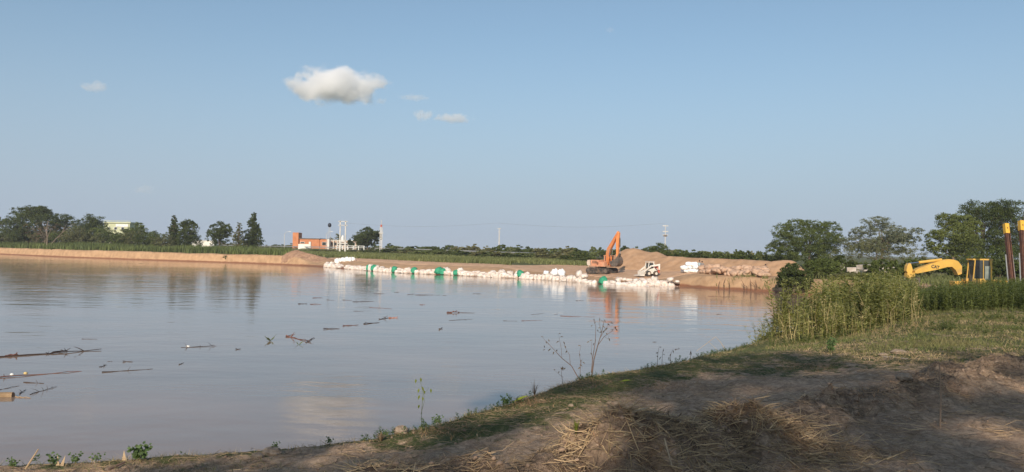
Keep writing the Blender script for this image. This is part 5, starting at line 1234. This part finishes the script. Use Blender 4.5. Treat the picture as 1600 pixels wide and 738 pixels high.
# individual plants
def gp(px, py): 
    p = onground(px, py); return p
def plant(name, base, label, cat='plant'):
    p = gp(*base); o = empty(name, p, 0, label, cat); return o, Vector(p)
def loc(px, py, o, dD=0): return at(px, py, o.y+dD)-o
def leaf(mb, p, d, L, w, droop=.2):
    p = Vector(p); d = Vector(d).normalized(); s = d.cross(Vector((.2, -1, .3))).normalized()*w; m_ = p+d*L*.5; t = p+d*L-Vector((0, 0, droop*L)); 
    mb.add([p, m_+s, t, m_-s], [(0, 1, 2), (0, 2, 3)])
YG = leafmat('yellow_leaf', (.24, .26, .05), (.13, .17, .035), .3, .4, 8)
o, b = plant('leafy_seedling', (657, 658), 'thin seedling with drooping yellow-green leaves at the water edge left of centre')
mb = MB(); mb.tube([(0, 0, -.05), loc(659, 640, b), loc(661, 615, b), loc(656, 592, b)], [.006, .005, .004, .002], 5); mb.tube([loc(657.5, 648, b), loc(663, 628, b), loc(662, 610, b)], [.004, .003, .002], 4); mb.tube([loc(661, 618, b), loc(670, 606, b)], .002, 4); mb.build('stem', mat('green_stem', (.16, .18, .06), .7), o)
mb = MB()
for (x, y, dx, L) in [(650, 592, -.1, .085), (657, 590, .2, .09), (659, 604, .5, .1), (655, 607, -.3, .09), (673, 607, .1, .09), (656, 617, -.4, .1), (660, 620, .2, .08), (655, 632, -.2, .08), (662, 610, .4, .07)]: leaf(mb, loc(x, y, b), (dx, .1, -1), L, .022)
mb.build('leaves', YG, o)
DW = mat('dry_weed_stem', (.17, .11, .085), .85, (.10, .07, .055), 12)
POD = leafmat('dry_pod', (.13, .095, .06), (.07, .055, .04), .4, .1, 9)
def dryweed(name, base, lines, pods, label):
    o, b = plant(name, base, label); mb = MB()
    for pts, r0 in lines: 
        n = len(pts); mb.tube([(0, 0, -.05) if i == 0 and pts[0] == base else loc(*q, b) for i, q in enumerate(pts)], [r0*(1-.7*i/(n-1)) for i in range(n)], 5)
    mb.build('stem', DW, o); mb = MB(); rr = random.Random(base[0])
    for (x, y) in pods: leaf(mb, loc(x, y, b), (rr.uniform(-.6, .6), .1, rr.uniform(-1, .2)), rr.uniform(.05, .10), rr.uniform(.010, .018))
    mb.build('foliage', POD, o); return o
dryweed('dry_weed', (924, 584), [([(924, 584), (928, 562), (934, 540), (940, 520), (944, 500)], .016), ([(924, 582), (926, 560), (930, 535), (931, 512), (928, 498)], .011), ([(934, 540), (944, 526), (956, 518), (962, 510)], .008), ([(938, 528), (945, 515), (952, 506)], .006), ([(940, 520), (936, 505), (937, 496)], .006), ([(926, 566), (924, 548), (925, 530)], .006), ([(944, 526), (950, 530), (952, 522)], .004)],
        [(928, 498), (931, 503), (926, 508), (937, 497), (944, 499), (941, 508), (948, 506), (953, 505), (961, 510), (957, 517), (950, 512), (945, 516), (938, 512), (933, 515), (930, 530), (925, 532), (929, 536), (921, 534), (922, 551), (951, 528), (936, 520), (947, 520), (942, 503), (962, 514)], 'tall dry branching weed with dark seed pods, tallest plant on the near bank edge')
dryweed('leaning_weed', (907, 583), [([(907, 583), (893, 572), (878, 560), (865, 546), (853, 533)], .012), ([(891, 570), (890, 555), (884, 545), (880, 533)], .006), ([(878, 560), (877, 545), (874, 530), (873, 521)], .005), ([(858, 539), (850, 530), (848, 525)], .004), ([(884, 545), (882, 538)], .003)],
        [(853, 533), (851, 540), (852, 546), (848, 528), (857, 530), (861, 545), (873, 521), (875, 527), (874, 533), (880, 534), (882, 540), (886, 548), (866, 549), (870, 546)], 'dry weed leaning far left over the water beside the tall branching weed')
dryweed('slender_weed', (906, 584), [([(906, 584), (907, 565), (905, 552), (908, 540)], .007), ([(907, 572), (911, 560)], .003)], [(908, 541), (905, 552), (908, 562), (910, 566), (905, 570), (908, 574)], 'slender upright dry weed between the leaning and the tall branching weeds')
dryweed('small_dry_weed', (880, 592), [([(880, 592), (877, 582), (878, 574)], .006), ([(880, 590), (872, 584), (868, 580)], .004)], [(876, 574), (879, 572), (868, 579), (881, 578), (874, 580)], 'small weed at the foot of the leaning dry weed')
for bx_, pts, lb_ in [((1027, 566), [(1027, 566), (1028, 552), (1030, 541)], 'left one of two thin upright sprigs on the bank edge right of the tall weed'), ((1034, 565), [(1034, 565), (1035, 553), (1037, 544)], 'right one of two thin upright sprigs on the bank edge right of the tall weed'), ((1047, 563), [(1047, 563), (1048, 553), (1052, 545)], 'faint thin sprig just right of the two upright sprigs'), ((1079, 558), [(1079, 558), (1079, 550), (1080, 547)], 'short dark sprig left of the bent reed')]:
    dryweed('thin_sprig', bx_, [(pts, .007)], [(pts[1][0]+1, pts[1][1]), (pts[1][0]-2, pts[1][1]+4), (pts[2][0], pts[2][1]+2)], lb_)
o, b = plant('bent_reed', (1135, 547), 'thin dry reed bent to a sharp peak over the bank edge, left of the weeds')
MB().tube([(0, 0, 0), loc(1126, 535, b), loc(1118, 526.5, b), loc(1104, 537, b), loc(1088, 549, b)], [.009, .008, .007, .006, .004], 5).build('stalk', straw_w, o)
MB().tube([loc(1107, 534, b), loc(1122, 548, b)], .004, 4).build('side_stalk', straw_w, o)
def tuft(name, base, label, n, h, m, spread=.5, w=.012, leafy=False, cat='weed'):
    o, b = plant(name, base, label, cat); mb = MB(); rr = random.Random(base[0]*3+base[1])
    for i in range(n):
        a = rr.uniform(0, 6.28); t = rr.uniform(0, spread); d = Vector((math.cos(a)*t, math.sin(a)*t, 1)).normalized()*h*rr.uniform(.5, 1.1)
        if leafy:
            for k in range(5): leaf(mb, d*(.3+.16*k), (math.cos(a+k*2), math.sin(a+k*2), .4), h*.26, h*.09)
        else:
            s = Vector((-math.sin(a), math.cos(a), 0))*w*.5; q = d*.55; mb.add([-s, s, q+s*.8, d+Vector((d.x*.3, d.y*.3, -h*.1*t)), q-s*.8], [(0, 1, 2, 4), (4, 2, 3)])
    mb.build('leaves', m, o); mb2 = MB()
    for i in range(5 if leafy else 2): a = i*1.3; mb2.tube([(0, 0, -.03), (math.cos(a)*h*.15, math.sin(a)*h*.15, h*.6)], h*.012, 4)
    mb2.build('stems', DW if not leafy else mat('green_stem', (.16, .18, .06)), o); return o
tuft('leafy_weed', (219, 722), 'bushy bright green weed, largest green plant at the bottom left', 20, .26, HERB, .9, leafy=True)
tuft('leafy_weed', (118, 725), 'small green weed left of the split dry husk at the bottom left', 9, .16, HERB, 1.1, leafy=True)
tuft('leafy_weed', (80, 728), 'green weed around the slanting pale reed at the bottom left', 10, .17, HERB, 1.1, leafy=True)
tuft('leafy_weed', (150, 716), 'sparse green weed halfway between the slanting reed and the bushiest weed', 6, .15, HERB, 1.1, leafy=True)
tuft('leafy_weed', (20, 732), 'low green weed in the bottom left corner', 8, .14, HERB, 1.2, leafy=True)
tuft('leafy_weed', (684, 664), 'dark green leafy weed right of the thin yellow-leaved seedling', 12, .17, HERB, 1.0, leafy=True)
tuft('leafy_weed', (634, 665), 'tiny green weed left of the thin yellow-leaved seedling', 5, .10, HERB, 1.0, leafy=True)
tuft('leafy_weed', (604, 672), 'low green weed arching over the pale soil block', 9, .11, HERB, 1.3, leafy=True)
tuft('leafy_weed', (430, 698), 'green weed on the bank edge at the light clod', 8, .12, HERB, 1.1, leafy=True)
tuft('leafy_weed', (515, 688), 'green weed between the light clod and the pale soil block', 7, .12, HERB, 1.1, leafy=True)
tuft('leafy_weed', (790, 634), 'green weed clump on the bank edge below the dark wiry weeds', 12, .2, HERB, 1.1, leafy=True)
tuft('wiry_weed', (835, 612), 'dark wiry weed patch at the bank edge left of the leaning dry weed', 22, .34, POD, .9, .008)
tuft('grass_tuft', (900, 682), 'short yellow-green grass tuft standing alone left of the straw heap', 26, .17, YG, .35, .01, cat='grass tuft')
tuft('grass_tuft', (705, 690), 'dry tan grass tuft on the bank, lower centre-left', 20, .12, STRAW, .7, .008, cat='grass tuft')
tuft('leafy_weed', (1297, 552), 'dark green upright weed alone at the shadow edge below the tall weeds', 16, .42, HERB, .45, leafy=True)
tuft('leafy_weed', (1253, 530), 'thin dark weed left of the upright one at the shadow edge', 6, .3, HERB, .35, leafy=True)
tuft('brown_tuft', (595, 690), 'round reddish-brown grass root clump on the bank edge', 90, .16, STRAWD, 1.1, .008, cat='root clump')
def bladeleaf(name, a, b_, label, w=.03):
    p = gp(*a); q = at(*b_, p.y)-p; o = MB(); s = Vector((0, -.3, 1)).normalized()*w; o.add([(0, 0, .01), q*.5+s+Vector((0, 0, .02)), q, q*.5-s+Vector((0, 0, .02))], [(0, 1, 2, 3)]); ob = o.build(name, mat('bright_leaf', (.30, .36, .05), .6, (.24, .30, .05), 6)); ob.location = p; tag(ob, label, 'leaf')
bladeleaf('broad_leaf', (800, 628), (826, 618), 'bright yellow-green broad leaf lying left of the wiry weeds')
bladeleaf('broad_leaf', (966, 598), (988, 594), 'bright yellow-green leaf lying in the grass right of the tall dry weed', .02)
# named stalks lying on the ground
def stalk_px(a, b_, za, zb_, label, r0=.011, m=None, mid=None):
    p = gp(*a); q = gp(*b_); q = at(b_[0], b_[1], q.y if zb_ is None else p.y+zb_) - p; o = MB(); o.tube([(0, 0, za), q*.5+Vector((0, .0, .01)), q], [r0, r0*.9, r0*.6], 6); ob = o.build('dry_stalk', m or straw_w); ob.location = p; return tag(ob, label, 'stalk')
stalk_px((937, 668), (955, 645), .02, .25, 'short thick pale stalk raised at the upper left of the straw heap')
stalk_px((960, 643), (988, 664), .03, .1, 'pale stalk slanting down to the right at the top of the straw heap')
stalk_px((986, 658), (1010, 638), .02, .3, 'pale stalk raised towards the upper right at the top of the straw heap')
stalk_px((975, 694), (1020, 672), .03, .3, 'long pale stalk lying diagonally on the face of the straw heap', .012)
stalk_px((958, 658), (980, 671), .02, .1, 'thin stalk just below the top left of the straw heap', .007)
stalk_px((1038, 692), (1050, 728), .03, -.4, 'thin stalk hanging down the front of the straw heap', .007)
stalk_px((1092, 660), (1112, 650), .02, .2, 'pale flat stalk on the small dark mound right of the straw heap', .010)
stalk_px((745, 683), (752, 710), .03, -.2, 'upright bent pale stalk in the trampled soil left of centre', .009)
stalk_px((1155, 660), (1158, 640), .02, .05, 'thin pale upright stalk between the dark mound and the straw patch', .006)
stalk_px((1336, 722), (1366, 732), .01, None, 'light stick lying on the bare soil at the bottom right', .008)
stalk_px((1395, 663), (1448, 667), .01, None, 'thin light stick lying flat left of the upright brown stake', .007)
stalk_px((1545, 708), (1590, 715), .01, None, 'thin whitish stick lying on the bare soil near the right edge', .006)
stalk_px((40, 736), (60, 702), .02, -.1, 'slanting pale dry reed sticking up at the bottom left corner', .012)
stalk_px((170, 738), (196, 722), .02, .2, 'forked brown stick lying in the bottom left soil', .02, DW)
o = MB(); p = gp(92, 728)
for dx in (-.02, .03): o.add([(dx-.02, 0, 0), (dx+.03, 0, 0), (dx+.01+dx, .02, .13)], [(0, 1, 2)])
ob = o.build('dry_husk', straw_w); ob.location = p; tag(ob, 'split pale dry husk standing up near the bottom left corner', 'husk')
o = MB(); p = gp(194, 720); o.add([(-.03, 0, 0), (.03, 0, 0), (-.015, .02, .13)], [(0, 1, 2)]); ob = o.build('dry_husk', straw_w); ob.location = p; tag(ob, 'single pale dry husk just left of the bushiest green weed', 'husk')
p = gp(1469, 668); o = MB(); o.tube([(0, 0, -.1), at(1470, 615, p.y)-p, at(1468, 570, p.y)-p], [.010, .009, .007], 7); ob = o.build('upright_stake', mat('stake_brown', (.34, .24, .17), .85)); ob.location = p; tag(ob, 'thin brown upright stake standing in the bare soil at the right', 'stake')
rk = mat('pale_soil_block', (.34, .265, .20), .95, (.22, .165, .12), 12, bump=.01, bscale=30)
def rock(px, py, s, label, m=rk, name='soil_block', cat='soil block', sq=.6):
    p = gp(px, py); rr = random.Random(px); mb = MB().ell((0, 0, s*.2), (s, s*.8, s*sq), 14, 10, .13, rr); o = mb.build(name, m, smooth=False); o.location = p; tag(o, label, cat)
rock(627, 676, .13, 'pale smooth soil block on the bank edge below the tiny green weed')
rock(425, 712, .13, 'largest pale grey soil block at the bank edge, lower left'); rock(402, 716, .08, 'small pale soil block touching the largest one on its left')
rock(1404, 553, .20, 'pale grey root-like lump at the shadow edge on the right', sq=.35); rock(1380, 557, .12, 'smaller grey lump beside the root-like lump at the shadow edge', sq=.35)
rock(1412, 594, .12, 'light stone on the ploughed ridge at the right', sq=.5); rock(892, 635, .05, 'small pale pebble on the grass patch left of centre-right')
stalk_px((1378, 560), (1418, 561), .02, None, 'grey driftwood stick beside the root-like lump', .022, mat('driftwood', (.34, .29, .25), .9))

# ------------------------------------------------------------------ trees behind the viewer that shade the near bank
for i, (x, y, w, h, sd_) in enumerate(SHADE):
    rr = np.random.default_rng(300+i); t_ = empty('shade_tree', (x, y, gz(x, y)), rr.uniform(0, 6), 'tall shade tree standing behind the viewer, number of its row counted from the left' if False else ['leftmost', 'second', 'third', 'fourth', 'rightmost'][i]+' of the tall trees behind the viewpoint that shade the near bank', 'tree', 'shade trees behind the viewpoint')
    L = make_lobes('broad', w, h, rr)+[(w*rr.uniform(-.3, .3), w*rr.uniform(-.3, .3), h*rr.uniform(.2, .4), w*.22, w*.22, h*.14) for _ in range(0)]; P = crown_pts(rr, L, int(430*sd_), 38, cr=.36); V, q = quads_from(P, .15, rr)
    link('crown', npmesh('crown', V, q), M_MID, t_); limbs_mesh(rr, h, .22, L, 'trunk', BARK, t_)

# ------------------------------------------------------------------ clouds: real vapour far away
def cloud(name, px0, px1, py0, py1, D, dens, label, seed, lobes=7, nscale=1.0, thr=.5, flat=True):
    a = at(px0, py1, D); b = at(px1, py0, D); c = (a+b)/2; w = abs(b.x-a.x)/2; h = abs(b.z-a.z)/2; rr = random.Random(seed)
    bm = bmesh.new(); bmesh.ops.create_icosphere(bm, subdivisions=4, radius=1)
    for v in bm.verts:
        v.co.x *= w*1.6; v.co.y *= w*1.0; v.co.z *= h*(1.7 if v.co.z > 0 or not flat else 1.4)
    me = bpy.data.meshes.new(name); bm.to_mesh(me); bm.free()
    m = bpy.data.materials.new(name+'_vapour'); m.use_nodes = True; t = m.node_tree; t.nodes.clear(); L = t.links.new
    out = t.nodes.new('ShaderNodeOutputMaterial'); pv = t.nodes.new('ShaderNodeVolumePrincipled'); pv.inputs['Color'].default_value = (1, 1, 1, 1); pv.inputs['Anisotropy'].default_value = 0.0
    tc = t.nodes.new('ShaderNodeTexCoord'); mp = t.nodes.new('ShaderNodeMapping'); mp.inputs['Scale'].default_value = (1/w, 1/(w*.6), 1/h); mp.inputs['Location'].default_value = (0, 0, .28); L(tc.outputs['Object'], mp.inputs['Vector'])
    ln = t.nodes.new('ShaderNodeVectorMath'); ln.operation = 'LENGTH'; L(mp.outputs[0], ln.inputs[0])
    nz = node(t, 'ShaderNodeTexNoise', Scale=2.6*nscale/w, Detail=10.0, Roughness=.6); mp2 = t.nodes.new('ShaderNodeMapping'); mp2.inputs['Location'].default_value = (seed*w*7, 0, 0); mp2.inputs['Scale'].default_value = (1, 1, min(1.6, w/h*.5)); L(tc.outputs['Object'], mp2.inputs['Vector']); L(mp2.outputs[0], nz.inputs['Vector'])
    # billows: a soft ellipsoid broken up by strong noise
    n1 = t.nodes.new('ShaderNodeMath'); n1.operation = 'MULTIPLY_ADD'; n1.inputs[1].default_value = 1.75; n1.inputs[2].default_value = -.875; L(nz.outputs[0], n1.inputs[0])
    s1 = t.nodes.new('ShaderNodeMath'); s1.operation = 'MULTIPLY_ADD'; s1.inputs[1].default_value = -.85; s1.inputs[2].default_value = thr; L(ln.outputs['Value'], s1.inputs[0])
    s2 = t.nodes.new('ShaderNodeMath'); s2.operation = 'ADD'; L(s1.outputs[0], s2.inputs[0]); L(n1.outputs[0], s2.inputs[1])
    mr = t.nodes.new('ShaderNodeMapRange'); mr.interpolation_type = 'SMOOTHSTEP'; mr.inputs[1].default_value = 0; mr.inputs[2].default_value = .30; mr.inputs[4].default_value = dens; L(s2.outputs[0], mr.inputs[0])
    L(mr.outputs[0], pv.inputs['Density']); L(pv.outputs[0], out.inputs['Volume'])
    o = link(name, me, m); o.location = c; o['kind'] = 'structure' if False else 'stuff'
    return tag(o, label, 'cloud')
CLOUDS = True
if CLOUDS:
    cloud('cloud', 446, 606, 97, 156, 3000, .032, 'big bright white cumulus cloud, largest in the sky', 1, thr=.80)
    cloud('cloud', 640, 682, 164, 188, 3000, .022, 'small white cloud puff below right of the big cumulus, left of the last puff', 2, nscale=.8, thr=.66)
    cloud('cloud', 676, 742, 174, 192, 3000, .020, 'stretched white puff, rightmost of the small ones below the big cumulus', 3, nscale=1, thr=.70)
    cloud('cloud', 612, 684, 143, 158, 3000, .010, 'thin torn wisp just right of the big cumulus', 4, nscale=1.6, thr=.58)
    cloud('cloud', 584, 608, 149, 163, 3000, .016, 'tiny puff touching the lower right of the big cumulus', 5, thr=.66)
    cloud('cloud', 118, 176, 122, 144, 3000, .014, 'small faint cloud alone at the upper left', 6, thr=.66)
    cloud('cloud', 940, 966, 38, 52, 3000, .007, 'tiny faint wisp high in the sky right of centre', 7, thr=.58)
    cloud('cloud', 200, 254, 284, 303, 3200, .004, 'very faint flat cloud low over the left trees', 8, thr=.66)

# ------------------------------------------------------------------ haze: one box of even, very thin air around the whole place
HAZE = .0002
hz = MB().box((0, 900, 9.0), (4400, 2700, 34)).build('haze')
hm = bpy.data.materials.new('thin_air'); hm.use_nodes = True; t = hm.node_tree; t.nodes.clear(); ho = t.nodes.new('ShaderNodeOutputMaterial'); hv = t.nodes.new('ShaderNodeVolumePrincipled')
hv.inputs['Color'].default_value = (.80, .88, 1, 1); hv.inputs['Density'].default_value = HAZE; hv.inputs['Anisotropy'].default_value = .0; t.links.new(hv.outputs[0], ho.inputs['Volume']); hz.data.materials.append(hm)
tag(hz, kind='stuff'); hz['label'] = 'thin bluish haze softening the far trees'; hz['category'] = 'haze'
